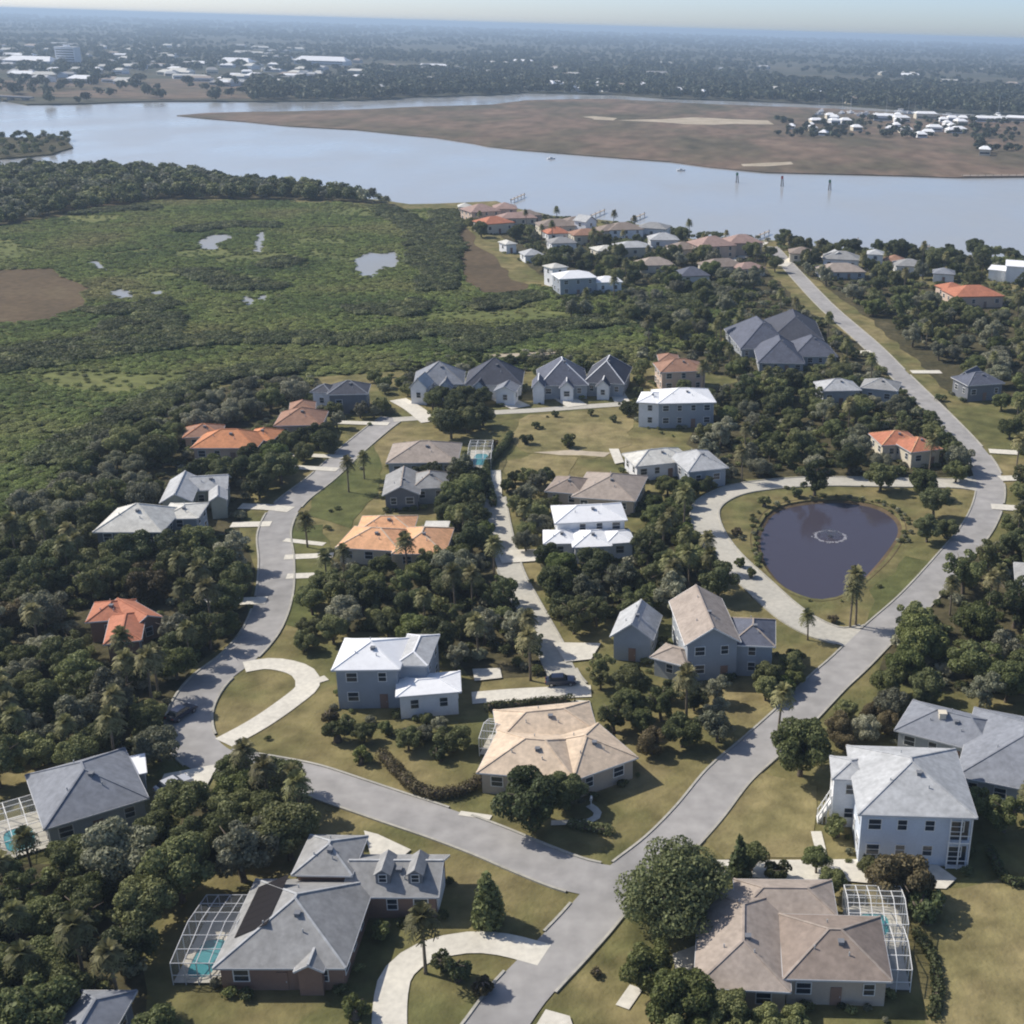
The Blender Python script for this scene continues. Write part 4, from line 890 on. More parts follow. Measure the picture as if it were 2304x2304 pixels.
for k, p, s, lab in [
 ('bush1', (1748, 1978), 1.35, 'round clipped dark shrub beside the cream driveway'),
 ('bush1', (1030, 2205), 1.25, 'dark shrub on the island inside the circular driveway'),
 ('bush3', (1085, 2235), 1.15, 'red-brown shrub on the island inside the circular driveway'),
 ('bush1', (1000, 2180), 1.1, 'leafy shrub beside the driveway palm'),
 ('bush2', (815, 1718), 1.3, 'round green shrub on the lawn below the white-roofed house'),
 ('bush1', (992, 1710), 1.2, 'dark round shrub near the pool cage of the beige house'),
 ('bush1', (780, 1640), 1.1, 'dark shrub at the foot of the white-roofed house'),
 ('bush3', (745, 1625), 1.2, 'brownish shrub at the corner of the white-roofed house'),
 ('bush0', (1880, 1880), 1.5, 'green shrub against the west wall of the two-storey house'),
 ('bush1', (1960, 1935), 1.1, 'dark shrub at the front wall of the two-storey house'),
 ('bush2', (800, 2290), 1.3, 'green shrub in front of the big grey house'),
 ('bush0', (860, 2110), 1.1, 'shrub in the shade beside the grey house entrance'),
 ('bush3', (1340, 2195), 0.6, 'tiny brown shrub by the roadside'),
 ('bush0', (1205, 965), 1.0, 'round shrub beside the north lawn street'), ('bush1', (1185, 1000), 1.4, 'dark shrub on the west side of the north lawn'),
 ('bush2', (1280, 1005), 1.8, 'wide green shrub in the middle of the north lawn'), ('bush1', (1250, 938), .9, 'small dark shrub near the slate-roofed row house'),
 ('bush0', (1330, 935), 1.0, 'shrub on the street side of the north lawn'), ('bush1', (1382, 950), 1.0, 'shrub on the north lawn close to the white house'),
 ('bush3', (1657, 1205), 1.1, 'brown shrub on the west pond lawn'), ('bush2', (1665, 1275), 1.0, 'green shrub on the west pond bank'), ('bush0', (1690, 1300), 1.0, 'shrub at the southwest pond bank'),
 ('bush3', (1875, 1400), .9, 'brown shrub near the south pond palms'), ('bush0', (1720, 1140), 1.3, 'shrub at the northwest pond bank'), ('bush1', (1790, 1118), 1.2, 'dark shrub on the north pond bank')]:
    tree(k, at(*p), s, lab, None, 'shrub', 'shrub')
# -- groups
def scatter(px, kinds, rad, label, group, gap=.75, nmax=40, name='tree', cat='tree', seed=1, foot=.55, squash=1.0, protect=True):
    "crown centres fall inside the outline; roofs and roads seen in the photograph stay uncovered"
    r = random.Random(seed*97+5); x0, x1 = min(p[0] for p in px), max(p[0] for p in px); y0, y1 = min(p[1] for p in px), max(p[1] for p in px); n = 0; tries = 0
    while n < nmax and tries < nmax*70:
        tries += 1; u = (r.uniform(x0, x1), r.uniform(y0, y1)); k = r.choice(kinds); R = r.uniform(*rad)
        if not inside(u, px): continue
        if k.startswith('palm'): R = PROTO[k][2]*r.uniform(.8, 1.15)
        p = at(u[0], u[1], R*.95*squash)
        if any((p.x-t[0])**2+(p.y-t[1])**2 < ((R+t[2])*gap)**2 for t in TREES): continue
        if not free(p, R, foot): continue
        bad = False
        for w in ((0, R*1.5), (0, R*1.0), (-R*.6, R*1.1), (R*.6, R*1.1)):
            c = proj((p.x+w[0], p.y, w[1]*squash))
            for q, dep in ROOFQ:
                if c[2] < dep and inside(c, q): bad = True; break
            if bad: break
        if bad and (protect or r.random() < .45): continue
        c = proj((p.x, p.y, R*1.25*squash)); g = at(c[0], max(c[1], 90))
        if road_dist(g) < .2 and r.random() < .7: continue
        PENDING.append((k, p, R/PROTO[k][2], label, group, name, cat, squash)); TREES.append((p.x, p.y, R)); n += 1
    return n
O4 = ['oak0', 'oak1', 'oak2', 'oak3', 'loose0', 'loose1', 'palm1']; D3 = ['dark0', 'dark1', 'loose2', 'bright1']; G3 = ['grey0', 'grey1', 'grey2']; BU = ['bush0', 'bush1', 'bush2']
scatter(woods_px['southwest'], O4+D3+['grey1', 'oak1'], (2.8, 5.0), 'dark oak in the thick grove west of the big grey house', 'oaks in the southwest grove', .63, 70, seed=2)
scatter([(330, 1850), (520, 1830), (540, 1915), (420, 1990), (330, 1960)], ['grey0', 'oak1', 'dark1'], (3.0, 4.2), 'grey-green oak behind the pool cage of the grey house', 'oaks behind the grey house', .61, 6, seed=33)
scatter([(500, 1735), (690, 1770), (690, 1890), (560, 1890)], O4, (2.4, 3.6), 'oak on the verge between the street and the big grey house', 'verge oaks', .55, 8, seed=3)
scatter([(-600, 1520), (-300, 1440), (0, 1220), (0, 1720), (-600, 1760)], O4+D3, (2.8, 4.8), 'oak', 'oaks of the western woods', .63, 50, seed=57)
scatter([(-40, 1420), (180, 1440), (230, 1500), (420, 1480), (440, 1560), (380, 1650), (300, 1700), (0, 1720)], O4+D3+['grey0', 'grey2', 'brown0'], (2.4, 4.4), 'oak in the dense woods below the terracotta roof', 'oaks below the terracotta roof', .66, 34, seed=4)
scatter([(0, 1240), (200, 1210), (470, 1190), (560, 1250), (560, 1340), (430, 1360), (370, 1330), (180, 1330), (0, 1420)], O4+D3+['grey2', 'brown0'], (2.8, 4.6), 'dark oak in the woods above the terracotta roof', 'oaks above the terracotta roof', .61, 34, seed=5)
scatter([(380, 1340), (560, 1360), (540, 1440), (440, 1500), (380, 1480)], O4+D3, (2.4, 3.6), 'oak between the terracotta roof and the west street', 'oaks beside the west street', .55, 8, seed=6)
scatter([(440, 1030), (640, 1000), (640, 1060), (560, 1110), (520, 1160), (430, 1120)], D3, (2.8, 4.2), 'dark tree below the orange tiled roof', 'trees below the orange roof', .61, 12, seed=7)
scatter([(585, 965), (720, 965), (740, 985), (680, 1020), (600, 1020)], D3+['oak0'], (2.5, 3.8), 'dark tree in front of the rusty brown roof', 'trees before the rusty roof', .61, 8, seed=8)
scatter([(0, 1180), (120, 1090), (250, 970), (420, 905), (560, 862), (700, 845), (690, 880), (600, 905), (480, 940), (380, 985), (300, 1050), (200, 1130), (80, 1210)], G3+['oak1', 'oak3'], (2.6, 4.2), 'grey-green tree in the line where the woods meet the marsh', 'trees along the marsh edge', .66, 46, seed=9)
scatter([(0, 1200), (90, 1190), (210, 1120), (340, 1060), (360, 1120), (210, 1150), (200, 1230), (0, 1260)], D3+['grey1', 'oak0'], (2.6, 4.2), 'tree in the shady belt behind the cream metal roof', 'trees behind the cream roof', .61, 20, seed=10)
scatter(woods_px['centre'], O4+D3+['grey1'], (2.4, 4.0), 'oak in the grove between the peach roof and the white-roofed house', 'oaks in the central grove', .66, 46, seed=11)
scatter([(960, 1050), (1110, 1070), (1090, 1150), (1080, 1260), (1000, 1260), (1020, 1130)], D3, (2.4, 3.6), 'dark tree between the taupe roof and the lane', 'dark trees west of the lane', .61, 12, seed=12)
scatter(woods_px['east_lane'], O4+D3+['bright0'], (2.6, 4.2), 'oak in the grove between the lane and the pond road', 'oaks east of the lane', .66, 34, seed=13)
scatter([(1120, 1110), (1220, 1080), (1240, 1200), (1160, 1230)], O4+['grey2'], (2.0, 3.2), 'tree beside the lane near the two-tier white roofs', 'trees at the top of the lane', .55, 8, seed=14)
scatter(woods_px['north_pond'], O4+D3+G3, (2.6, 4.4), 'oak in the wood north of the pond', 'oaks north of the pond', .66, 60, seed=15)
scatter(woods_px['east'], O4+D3+['bright1'], (3.0, 5.0), 'oak in the grove east of the main road', 'oaks east of the road', .66, 36, seed=16)
scatter([(1320, 1490), (1480, 1520), (1650, 1560), (1640, 1620), (1560, 1690), (1450, 1660), (1340, 1590)], O4+D3+['brown0'], (1.8, 3.2), 'small tree in the garden in front of the grey gabled house', 'garden trees by the grey gable', .6, 16, seed=17)
scatter([(1700, 1470), (1800, 1480), (1830, 1520), (1720, 1560)], D3+['oak2'], (1.6, 2.8), 'dark tree close to the grey gabled house by the road', 'trees by the grey gable road side', .6, 8, seed=18)
scatter([(1870, 1590), (2010, 1570), (2000, 1640), (1900, 1670)], ['brown0', 'oak1', 'grey0'], (1.8, 3.0), 'small brownish tree between the road and the slate-grey roof', 'trees by the slate roof', .6, 7, seed=19)
scatter([(2120, 1740), (2304, 1790), (2330, 1860), (2230, 1850), (2180, 1790)], O4+D3, (2.0, 3.4), 'tree between the two-storey house and the slate-grey house', 'trees east of the two-storey house', .55, 10, seed=20)
scatter([(1590, 2250), (1780, 2290), (1740, 2340), (1500, 2340)], ['oak0', 'oak2', 'bright0'], (2.0, 3.2), 'grey-green tree in front of the brown house', 'trees before the brown house', .55, 8, seed=21)
scatter([(1640, 1925), (1960, 1945), (1990, 2010), (1920, 2020)], ['brown0', 'oak3'], (1.6, 2.6), 'brownish tree above the roof of the brown house', 'trees above the brown roof', .6, 4, seed=22)
scatter([(700, 1590), (1040, 1590), (1060, 1650), (980, 1670), (720, 1660)], ['oak1', 'bush0', 'grey0'], (.9, 2.2), 'small garden tree in front of the white-roofed house', 'garden trees of the white-roofed house', .7, 10, seed=23)
scatter([(1000, 900), (1110, 880), (1100, 930), (970, 960), (930, 940)], ['dark1', 'oak0'], (2.4, 3.6), 'grey oak in front of the row houses', 'oaks before the row houses', .61, 6, seed=24)
scatter([(1800, 600), (2110, 650), (2330, 690), (2330, 880), (2220, 850), (2080, 780), (1960, 700)], O4+G3+['bright0'], (3.0, 5.0), 'oak on the wooded lots east of the main road', 'oaks on the eastern lots', .61, 60, seed=25, protect=False, squash=.8)
scatter([(1230, 655), (1500, 670), (1620, 640), (1700, 650), (1660, 690), (1640, 770), (1560, 790), (1460, 780), (1440, 740), (1280, 700)], G3+O4+['bright0'], (2.2, 3.8), 'grey-green tree between the marsh and the slate roofs', 'trees behind the slate roofs', .54, 44, seed=26, protect=False, squash=.8)
scatter([(1150, 560), (1240, 550), (1560, 560), (1700, 610), (1740, 650), (1600, 650), (1240, 600)], O4+D3, (3.0, 5.0), 'tree in the gardens behind the riverside houses', 'trees behind the riverside houses', .54, 44, seed=27, protect=False)
scatter([(1060, 462), (1240, 490), (1500, 520), (1740, 545), (2040, 580), (2304, 592), (2304, 640), (2040, 620), (1740, 600), (1560, 580), (1240, 545), (1060, 510)], D3+O4+['palm2', 'palm1'], (2.6, 4.6), 'dark tree between the riverside houses', 'trees among the riverside houses', .61, 60, seed=28, protect=False)
scatter([(1560, 780), (1680, 720), (1700, 690), (1860, 700), (1960, 800), (1990, 850), (1880, 870), (1820, 830), (1640, 840)], O4+G3, (1.8, 3.0), 'tree around the large slate roof', 'trees around the slate roof', .6, 26, seed=40, squash=.85)
scatter([(1420, 790), (1480, 790), (1600, 850), (1640, 900), (1600, 900), (1480, 860), (1420, 880)], O4+D3, (1.8, 3.0), 'tree by the white house', 'trees by the north white house', .6, 10, seed=41)
scatter([(2080, 900), (2160, 960), (2210, 1040), (2190, 1070), (2120, 1040)], O4+D3, (2.0, 3.2), 'tree by the orange pond house', 'trees by the orange pond house', .6, 8, seed=42)
scatter([(1740, 530), (2120, 560), (2260, 555), (2304, 600), (2040, 605), (1740, 575)], ['dark0', 'dark1', 'dark2', 'oak0'], (3.2, 5.5), 'dark shoreline tree', 'dark trees on the eastern shore', .61, 30, seed=43, protect=False)
scatter([(960, 880), (1095, 880), (1110, 940), (1000, 960), (945, 930)], ['dark0', 'dark1', 'dark2', 'oak1'], (2.8, 4.0), 'dark tree', 'dark trees before the row houses', .5, 9, seed=44)
scatter([(1430, 1090), (1540, 1080), (1560, 1180), (1540, 1260), (1440, 1250), (1440, 1160)], ['bright0', 'bright1', 'oak0', 'oak2', 'dark1'], (1.9, 3.0), 'tree', 'trees beside the two-tier white roof', .58, 13, seed=50)
scatter([(1120, 1050), (1230, 1040), (1250, 1110), (1240, 1220), (1150, 1220)], ['oak0', 'grey1', 'dark0', 'loose0'], (1.7, 2.8), 'tree', 'trees at the top of the lane', .58, 10, seed=51)
scatter([(930, 1050), (1080, 1060), (1095, 1200), (1010, 1200), (1000, 1120)], ['dark0', 'dark1', 'dark2'], (2.2, 3.4), 'tree', 'dark trees east of the taupe roof', .52, 10, seed=52)
scatter([(690, 895), (860, 890), (880, 930), (760, 945), (700, 940)], ['grey0', 'oak1', 'loose1'], (1.5, 2.5), 'tree', 'trees around the dark roof with columns', .58, 9, seed=53)
scatter([(835, 825), (925, 845), (915, 890), (840, 890)], ['oak0', 'oak1', 'grey0'], (1.7, 2.6), 'tree', 'trees behind the dark roof with columns', .58, 7, seed=54)
scatter([(1400, 840), (1445, 855), (1445, 930), (1405, 925)], ['dark0', 'oak1'], (1.6, 2.4), 'tree', 'trees west of the north white house', .58, 5, seed=55)
scatter([(900, 800), (1420, 795), (1420, 830), (900, 840)], ['oak0', 'grey0', 'loose0', 'bright0'], (1.4, 2.4), 'tree', 'small trees behind the row houses', .62, 22, seed=56)
scatter([(1330, 680), (1660, 600), (1720, 640), (1640, 700)], G3, (2.4, 3.6), 'pale tree near the slate-roofed house', 'pale trees by the main road', .6, 12, seed=29)
scatter([(2240, 880), (2330, 900), (2330, 1200), (2260, 1180), (2270, 1000)], O4+['bright1'], (2.2, 3.6), 'tree in the gardens along the east side of the road bend', 'trees at the road bend', .62, 12, seed=30)
scatter([(1540, 1060), (1690, 1060), (1680, 1100), (1560, 1130), (1520, 1110)], O4+D3, (1.8, 3.0), 'tree shading the west end of the pond loop road', 'trees at the pond loop', .6, 7, seed=31)
scatter([(740, 1270), (760, 1300), (760, 1420), (680, 1440), (690, 1330)], O4+['grey0'], (1.8, 3.0), 'tree on the verge east of the west street bend', 'trees at the west street bend', .6, 6, seed=34)

# -- the trees that show largest are objects of their own; the small remainder is one mass
TONE = dict(loose='airy', oak='olive', dark='dark', grey='grey-green', bright='bright green', brown='brownish', palm='palm', bush='bushy')
SHORT = ['blue-grey house', 'big grey house', 'brown house', 'two-storey white house', 'slate-grey house', 'beige house', 'white metal roof', 'tall grey gable', 'small garage', 'two-tier white roof', 'tan hip roof', 'pale grey house', 'north white house', 'dark slate row house', 'white-gabled row house', 'white-walled row house', 'dark roof with columns', 'taupe roof', 'peach roof', 'orange hip roof', 'rusty brown roof', 'cream metal roof', 'sage-grey gable', 'terracotta roof', 'orange pond house', 'dark white-gabled house', 'large slate roof', 'reddish brown house', 'screened grey roof', 'far white house', 'wide orange villa', 'white flat roof', 'dark roof corner', 'small white house'] + ['riverside house of ' + q[2] + ' walls and ' + q[1] + ' roof' for q in river_row]
def ordinal(n): return {1: 'first', 2: 'second', 3: 'third', 4: 'fourth', 5: 'fifth', 6: 'sixth', 7: 'seventh', 8: 'eighth', 9: 'ninth', 10: 'tenth'}.get(n, '%dth' % n)
def shown(t):
    c = proj((t[1].x, t[1].y, 2)); vis = -60 < c[0] < 2364 and -50 < c[1] < 2420
    return t[2]*PROTO[t[0]][2]/c[2] if vis else -1
PENDING.sort(key=shown, reverse=True)
big = [t for t in PENDING[:272] if shown(t) > 0]; rest = [t for t in PENDING if t not in big]
by = {}
for t in big:
    hs = min(range(len(HOUSES)), key=lambda i: (HOUSES[i][1].x-t[1].x)**2+(HOUSES[i][1].y-t[1].y)**2)
    dx, dy = t[1].x-HOUSES[hs][1].x, t[1].y-HOUSES[hs][1].y
    side = ['east', 'northeast', 'north', 'northwest', 'west', 'southwest', 'south', 'southeast'][int(round(math.atan2(dy, dx)/(math.pi/4))) % 8]
    by.setdefault((hs, side), []).append((math.hypot(dx, dy), t))
for (hs, side), l in by.items():
    l.sort(key=lambda q: q[0])
    for i, (d, t) in enumerate(l):
        R = t[2]*PROTO[t[0]][2]; tone = TONE[''.join(ch for ch in t[0] if ch.isalpha())]
        lab = '%s %s tree, %s out from the %s on its %s side' % ('small' if R < 2.6 else 'large' if R > 3.8 else 'medium', tone, ordinal(i+1), SHORT[hs], side)
        TREES_N = len(TREES); tree(t[0], t[1], t[2], lab, t[4], 'palm_tree' if tone == 'palm' else t[5], 'palm' if tone == 'palm' else t[6], t[7])
# -- masses that nobody could count: mangrove thicket, far woods
def thicket_protos(tagname, mats, R, h, n, size, count, base, up=.6, jit=.55):
    c = bpy.data.collections.new(tagname)
    for i in range(count):
        r = np.random.default_rng(base+i); C = []
        for k in range(7):
            a = r.random()*6.28; q = R*.55*r.random()**.5; C.append((math.cos(a)*q, math.sin(a)*q, h*(.38+.25*r.random()), R*(.42+.15*r.random())))
        v, m_ = leaf_cloud(C, n, size, r, min(.8, h/R*.55), up, jit)
        o = bpy.data.objects.new('%s_%d' % (tagname, i), cloud_mesh('foliage', v, m_, mats[i % len(mats)], r)); c.objects.link(o)
    return c
def instancer(name, pts, scl, rot, idx, coll):
    me = bpy.data.meshes.new(name); me.from_pydata([tuple(p) for p in pts], [], [])
    for nm, ty, d in (('scl', 'FLOAT', scl), ('rot', 'FLOAT', rot), ('pick', 'INT', idx)):
        me.attributes.new(nm, ty, 'POINT').data.foreach_set('value', d)
    o = link(bpy.data.objects.new(name, me))
    g = bpy.data.node_groups.new(name, 'GeometryNodeTree')
    g.interface.new_socket('Geometry', in_out='INPUT', socket_type='NodeSocketGeometry'); g.interface.new_socket('Geometry', in_out='OUTPUT', socket_type='NodeSocketGeometry')
    N = g.nodes; L = g.links; gi = N.new('NodeGroupInput'); go = N.new('NodeGroupOutput')
    ci = N.new('GeometryNodeCollectionInfo'); ci.inputs['Collection'].default_value = coll; ci.inputs['Separate Children'].default_value = True; ci.inputs['Reset Children'].default_value = True
    ip = N.new('GeometryNodeInstanceOnPoints'); ip.inputs['Pick Instance'].default_value = True
    def na(nm, ty):
        q = N.new('GeometryNodeInputNamedAttribute'); q.data_type = ty; q.inputs['Name'].default_value = nm; return q.outputs['Attribute']
    cx = N.new('ShaderNodeCombineXYZ'); L.new(na('rot', 'FLOAT'), cx.inputs['Z'])
    L.new(gi.outputs[0], ip.inputs['Points']); L.new(ci.outputs[0], ip.inputs['Instance']); L.new(na('pick', 'INT'), ip.inputs['Instance Index'])
    L.new(cx.outputs[0], ip.inputs['Rotation']); L.new(na('scl', 'FLOAT'), ip.inputs['Scale']); L.new(ip.outputs[0], go.inputs[0])
    md = o.modifiers.new('scatter', 'NODES'); md.node_group = g
    return stuff(o)
def points_in(poly, step, keep, seed=0, jit=.5):
    r = random.Random(seed); x0, x1 = min(p[0] for p in poly), max(p[0] for p in poly); y0, y1 = min(p[1] for p in poly), max(p[1] for p in poly); res = []
    y = y0
    while y < y1:
        x = x0
        while x < x1:
            p = (x+r.uniform(-jit, jit)*step, y+r.uniform(-jit, jit)*step)
            if inside(p, poly):
                s = keep(p, r)
                if s: res.append((p, s))
            x += step
        y += step
    return res
def in_view(p, m=60):
    v = ROT.transposed() @ (Vector((p[0], p[1], 0)) - Vector((0, 0, CAM_H)))
    if v.z > -1: return False
    x = PP_X + F_PX*v.x/-v.z; y = PP_Y - F_PX*v.y/-v.z
    return -m*11 < x < 2304+m*11 and y < 2304+m*6
mang = thicket_protos('mangrove_clump', ['marsh_leaf', 'marsh_leaf', 'marsh_leaf', 'dark_leaf', 'oak_leaf'], 2.4, 1.1, 620, .2, 5, 300, 2.2, .35)
# dark ridges of taller mangrove along old dredge lines
ridges = [ats(q) for q in ([(0, 800), (120, 790), (260, 772), (330, 755)], [(0, 830), (200, 800), (420, 770), (620, 765), (800, 770), (960, 745), (1120, 760)], [(430, 520), (520, 508), (600, 510)], [(520, 648), (600, 648)], [(440, 615), (520, 640), (560, 640)], [(860, 470), (950, 520), (960, 600)], [(1000, 480), (1020, 560)], [(240, 700), (330, 700), (360, 690)], [(240, 770), (280, 740), (290, 730)], [(320, 780), (355, 740), (360, 720)], [(0, 470), (180, 480), (330, 470)], [(620, 600), (640, 590)], [(830, 700), (900, 705), (930, 690)], [(150, 1030), (330, 925), (480, 860), (640, 830)], [(1060, 780), (1250, 735), (1400, 720), (1560, 670)], [(1100, 690), (1180, 672)], [(980, 650), (1000, 560)])]
def ridge_d(p):
    best = 1e9
    for ln in ridges:
        for a, b_ in zip(ln, ln[1:]):
            ax, ay = a.x, a.y; dx, dy = b_.x-ax, b_.y-ay; t = max(0, min(1, ((p[0]-ax)*dx+(p[1]-ay)*dy)/(dx*dx+dy*dy)))
            d = math.hypot(ax+dx*t-p[0], ay+dy*t-p[1])
            if d < best: best = d
    return best
def keep_mang(p, r):
    if not in_view(p): return 0
    for q in PUDDLE+BROWN:
        if inside(p, q): return 0
    rd = ridge_d(p)
    if rd < 6.5: return r.uniform(1.1, 1.9)
    nz = noise.noise(Vector((p[0]*.018, p[1]*.03, 1.3))) + .5*noise.noise(Vector((p[0]*.06, p[1]*.07, 4.0)))
    if nz < -.30: return 0 if r.random() < .7 else r.uniform(.35, .6)
    return max(.55, .74 + .12*nz + r.uniform(-.06, .06))
pm = points_in(MARSH, 2.1, keep_mang, 4)
instancer('mangrove_thicket', [(p[0], p[1], .02) for p, s in pm], [s for p, s in pm], [random.random()*6.28 for _ in pm], [(random.choice((3, 3, 3, 4)) if s > 1.08 else random.choice((0, 1, 2)) if random.random() < .965 else 4) for p, s in pm], mang)
mid = thicket_protos('wood_tree', ['dark_leaf', 'oak_leaf', 'grey_leaf', 'dark_leaf'], 4.0, 9.0, 420, .62, 5, 400)
def keep_belt(p, r): return r.uniform(.6, 1.15) if in_view(p) else 0
pb = points_in(WOODS['belt'], 5.5, keep_belt, 5) + points_in([Vector(p) for p in point], 8.0, lambda p, r: r.uniform(.4, .8) if in_view(p) and r.random() < .75 else 0, 6)
instancer('river_belt_woods', [(p[0], p[1], -.3) for p, s in pb], [s for p, s in pb], [random.random()*6.28 for _ in pb], [random.randrange(5) for _ in pb], mid)
und = thicket_protos('understory_clump', ['oak_leaf', 'dark_leaf', 'grey_leaf', 'oak_leaf'], 1.6, 1.8, 220, .26, 4, 500)
pu = []
for k_, poly in WOODS.items():
    if k_ == 'belt': continue
    pu += points_in(poly, 3.1, lambda p, r: r.uniform(.5, 1.25) if r.random() < .8 and free(p, 1.2, .8) else 0, 8)
for q in ([(1240, 640), (1700, 600), (1780, 680), (1960, 800), (2000, 850), (1860, 870), (1640, 850), (1470, 800), (1440, 830), (1440, 770), (1250, 700)], [(1800, 600), (2330, 690), (2330, 880), (2220, 850), (1960, 710)], [(1060, 470), (2304, 600), (2304, 680), (1760, 600), (1240, 600)]):
    pu += points_in([Vector((p.x, p.y)) for p in ats(q)], 4.2, lambda p, r: r.uniform(.6, 1.5) if r.random() < .7 and in_view(p) and free(p, 1.2, .8) else 0, 9)
pu += points_in([Vector((p.x, p.y)) for p in ats([(640, 900), (1430, 880), (2190, 1080), (2330, 1200), (2330, 2330), (400, 2330), (560, 1600), (560, 1300)])], 3.4, lambda p, r: r.uniform(.15, .55) if r.random() < .075 and noise.noise(Vector((p[0]*.05, p[1]*.05, 2))) > -.1 and not inside(p, pond) and free(p, .8, .8) else 0, 10)
pu += points_in([Vector((p.x, p.y)) for p in ats([(880, 800), (1430, 790), (1440, 850), (880, 850)])], 3.0, lambda p, r: r.uniform(.4, 1.0) if r.random() < .6 and free(p, .8, .8) else 0, 11)
r_ = random.Random(77)
for i_, p in enumerate(pond):
    d_ = (p-cen).normalized(); edge = d_.y > -.1 or d_.x < -.75
    for k_ in range(3 if edge else 1):
        if r_.random() < (.75 if edge else .25): pu.append(((p.x+d_.x*r_.uniform(-.2, 2.2)+r_.uniform(-.8, .8), p.y+d_.y*r_.uniform(-.2, 2.2)), r_.uniform(.2, .55)))
for p in PLANT:
    if r_.random() > .5: continue
    q = (p.x+r_.uniform(-.5, .5), p.y+r_.uniform(-.5, .5))
    if any(inside(q, [ (f[0]*.97+f[2]*.03), (f[1]*.97+f[3]*.03), (f[2]*.97+f[0]*.03), (f[3]*.97+f[1]*.03)]) for f in FOOT) or road_dist(q) < .6: continue
    pu.append((q, r_.uniform(.28, .7)))
instancer('woodland_undergrowth', [(p[0], p[1], 0) for p, s in pu], [s for p, s in pu], [random.random()*6.28 for _ in pu], [random.randrange(4) for _ in pu], und)
gcol = bpy.data.collections.new('grove_kinds'); gk = [k for k in PROTO if k[:4] not in ('bush', 'cypr', 'ceda', 'big0')]
for i_, k in enumerate(gk):
    bm = bmesh.new(); bm.from_mesh(PROTO[k][1]); nf = len(bm.faces); bm.from_mesh(PROTO[k][0]); bm.faces.ensure_lookup_table()
    for f in bm.faces[nf:]: f.material_index = 1
    me = bpy.data.meshes.new('grove_tree'); bm.to_mesh(me); bm.free(); me.materials.append(PROTO[k][1].materials[0]); me.materials.append(PROTO[k][0].materials[0])
    gcol.objects.link(bpy.data.objects.new('a%02d_grove_tree' % i_, me))
rest = [t for t in rest if t[0] in gk]
instancer('background_grove', [(t[1].x, t[1].y, 0) for t in rest], [t[2] for t in rest], [random.random()*6.28 for _ in rest], [gk.index(t[0]) for t in rest], gcol)
farp = thicket_protos('far_tree', ['far_leaf'], 8.0, 14.0, 150, 2.0, 4, 600)
pf = []
r_ = random.Random(12)
FARPOLY = farland
while len(pf) < 17000:
    dy = 1250*math.exp(r_.random()*2.5); x = dy*r_.uniform(-.70, .34); p = (x, dy)
    if not inside(p, FARPOLY): continue
    v = ROT.transposed() @ Vector((x, dy, -CAM_H)); py = PP_Y - F_PX*v.y/-v.z; px_ = PP_X + F_PX*v.x/-v.z
    dens = .5 + 1.1*noise.noise(Vector((x*.0035, dy*.0018, 7.7)))
    hor = 40 + px_*.030
    low = py-hor           # brown flats on the western shore stay mostly open
    if px_ < 560 and low > 125: dens = .06
    elif px_ < 820 and 60 < low < 125: dens *= .62
    elif px_ > 560 and low > 90: dens = 1.0
    if r_.random() > dens: continue
    pf.append((p, r_.uniform(.55, 1.15)*max(1, dy/5000)))
instancer('far_shore_woods', [(p[0], p[1], 0) for p, s in pf], [s for p, s in pf], [r_.random()*6.28 for _ in pf], [r_.randrange(4) for _ in pf], farp)
isl_tr = [at(r_.uniform(1735, 2280), r_.uniform(268, 312), -.5) for _ in range(150)] + [at(r_.uniform(2180, 2300), r_.uniform(270, 345), -.5) for _ in range(60)]
instancer('marina_scrub', [(p.x, p.y, -.6) for p in isl_tr], [r_.uniform(.25, .6) for p in isl_tr], [r_.random()*6.28 for _ in isl_tr], [r_.randrange(4) for _ in isl_tr], farp)

# ------------------------------------------------------------------ hedges
def hedge(px, w, h, mat, label, seed):
    line = catmull(ats(px), .5); r = np.random.default_rng(seed); C = []
    o = line[0]; root = empty('hedge', (o.x, o.y, 0)); tag(root, label, 'hedge')
    for p in line: C.append((p.x-o.x+r.normal()*.08, p.y-o.y+r.normal()*.08, h*.5, w*.5*(.9+.25*r.random())))
    v, n = leaf_cloud(C, int(len(C)*95), .16, r, h/w*1.0)
    v[:, 2] = np.maximum(v[:, 2], .02)
    link(bpy.data.objects.new('foliage', cloud_mesh('foliage', v, n, mat, r)), root)
    M = MB(); M.tube([Vector((c[0], c[1], h*.42)) for c in C[::2]], [min(w, h)*.33]*len(C[::2]), 8); M.obj('stems', 'bark', root)
hedge([(862, 1708), (900, 1750), (945, 1785), (1000, 1795), (1060, 1778), (1092, 1750)], 1.7, 1.5, 'brown_leaf', 'curved brown hedge on the lawn west of the beige house', 900)
hedge([(1100, 1600), (1180, 1594), (1282, 1584)], 1.3, 1.5, 'dark_leaf', 'straight dark hedge behind the beige house', 901)
hedge([(880, 1655), (960, 1660), (1010, 1668)], .9, .9, 'oak_leaf', 'low green hedge below the white-roofed house', 902)
hedge([(1110, 1140), (1095, 1060), (1135, 1010), (1150, 985)], 1.6, 1.9, 'dark_leaf', 'tall dark hedge between the pool cage and the dry garden', 903)
hedge([(2228, 1920), (2262, 1985), (2330, 1992)], 1.2, 1.1, 'dark_leaf', 'dark hedge at the edge of the eastern dry lawn', 904)
hedge([(1290, 1862), (1330, 1870), (1372, 1876)], 1.5, 1.2, 'dark_leaf', 'low dark hedge along the white path of the beige house', 905)
hedge([(2060, 2105), (2092, 2150), (2108, 2220), (2100, 2290)], 1.2, .9, 'dark_leaf', 'curved dark planting strip east of the brown house', 906)
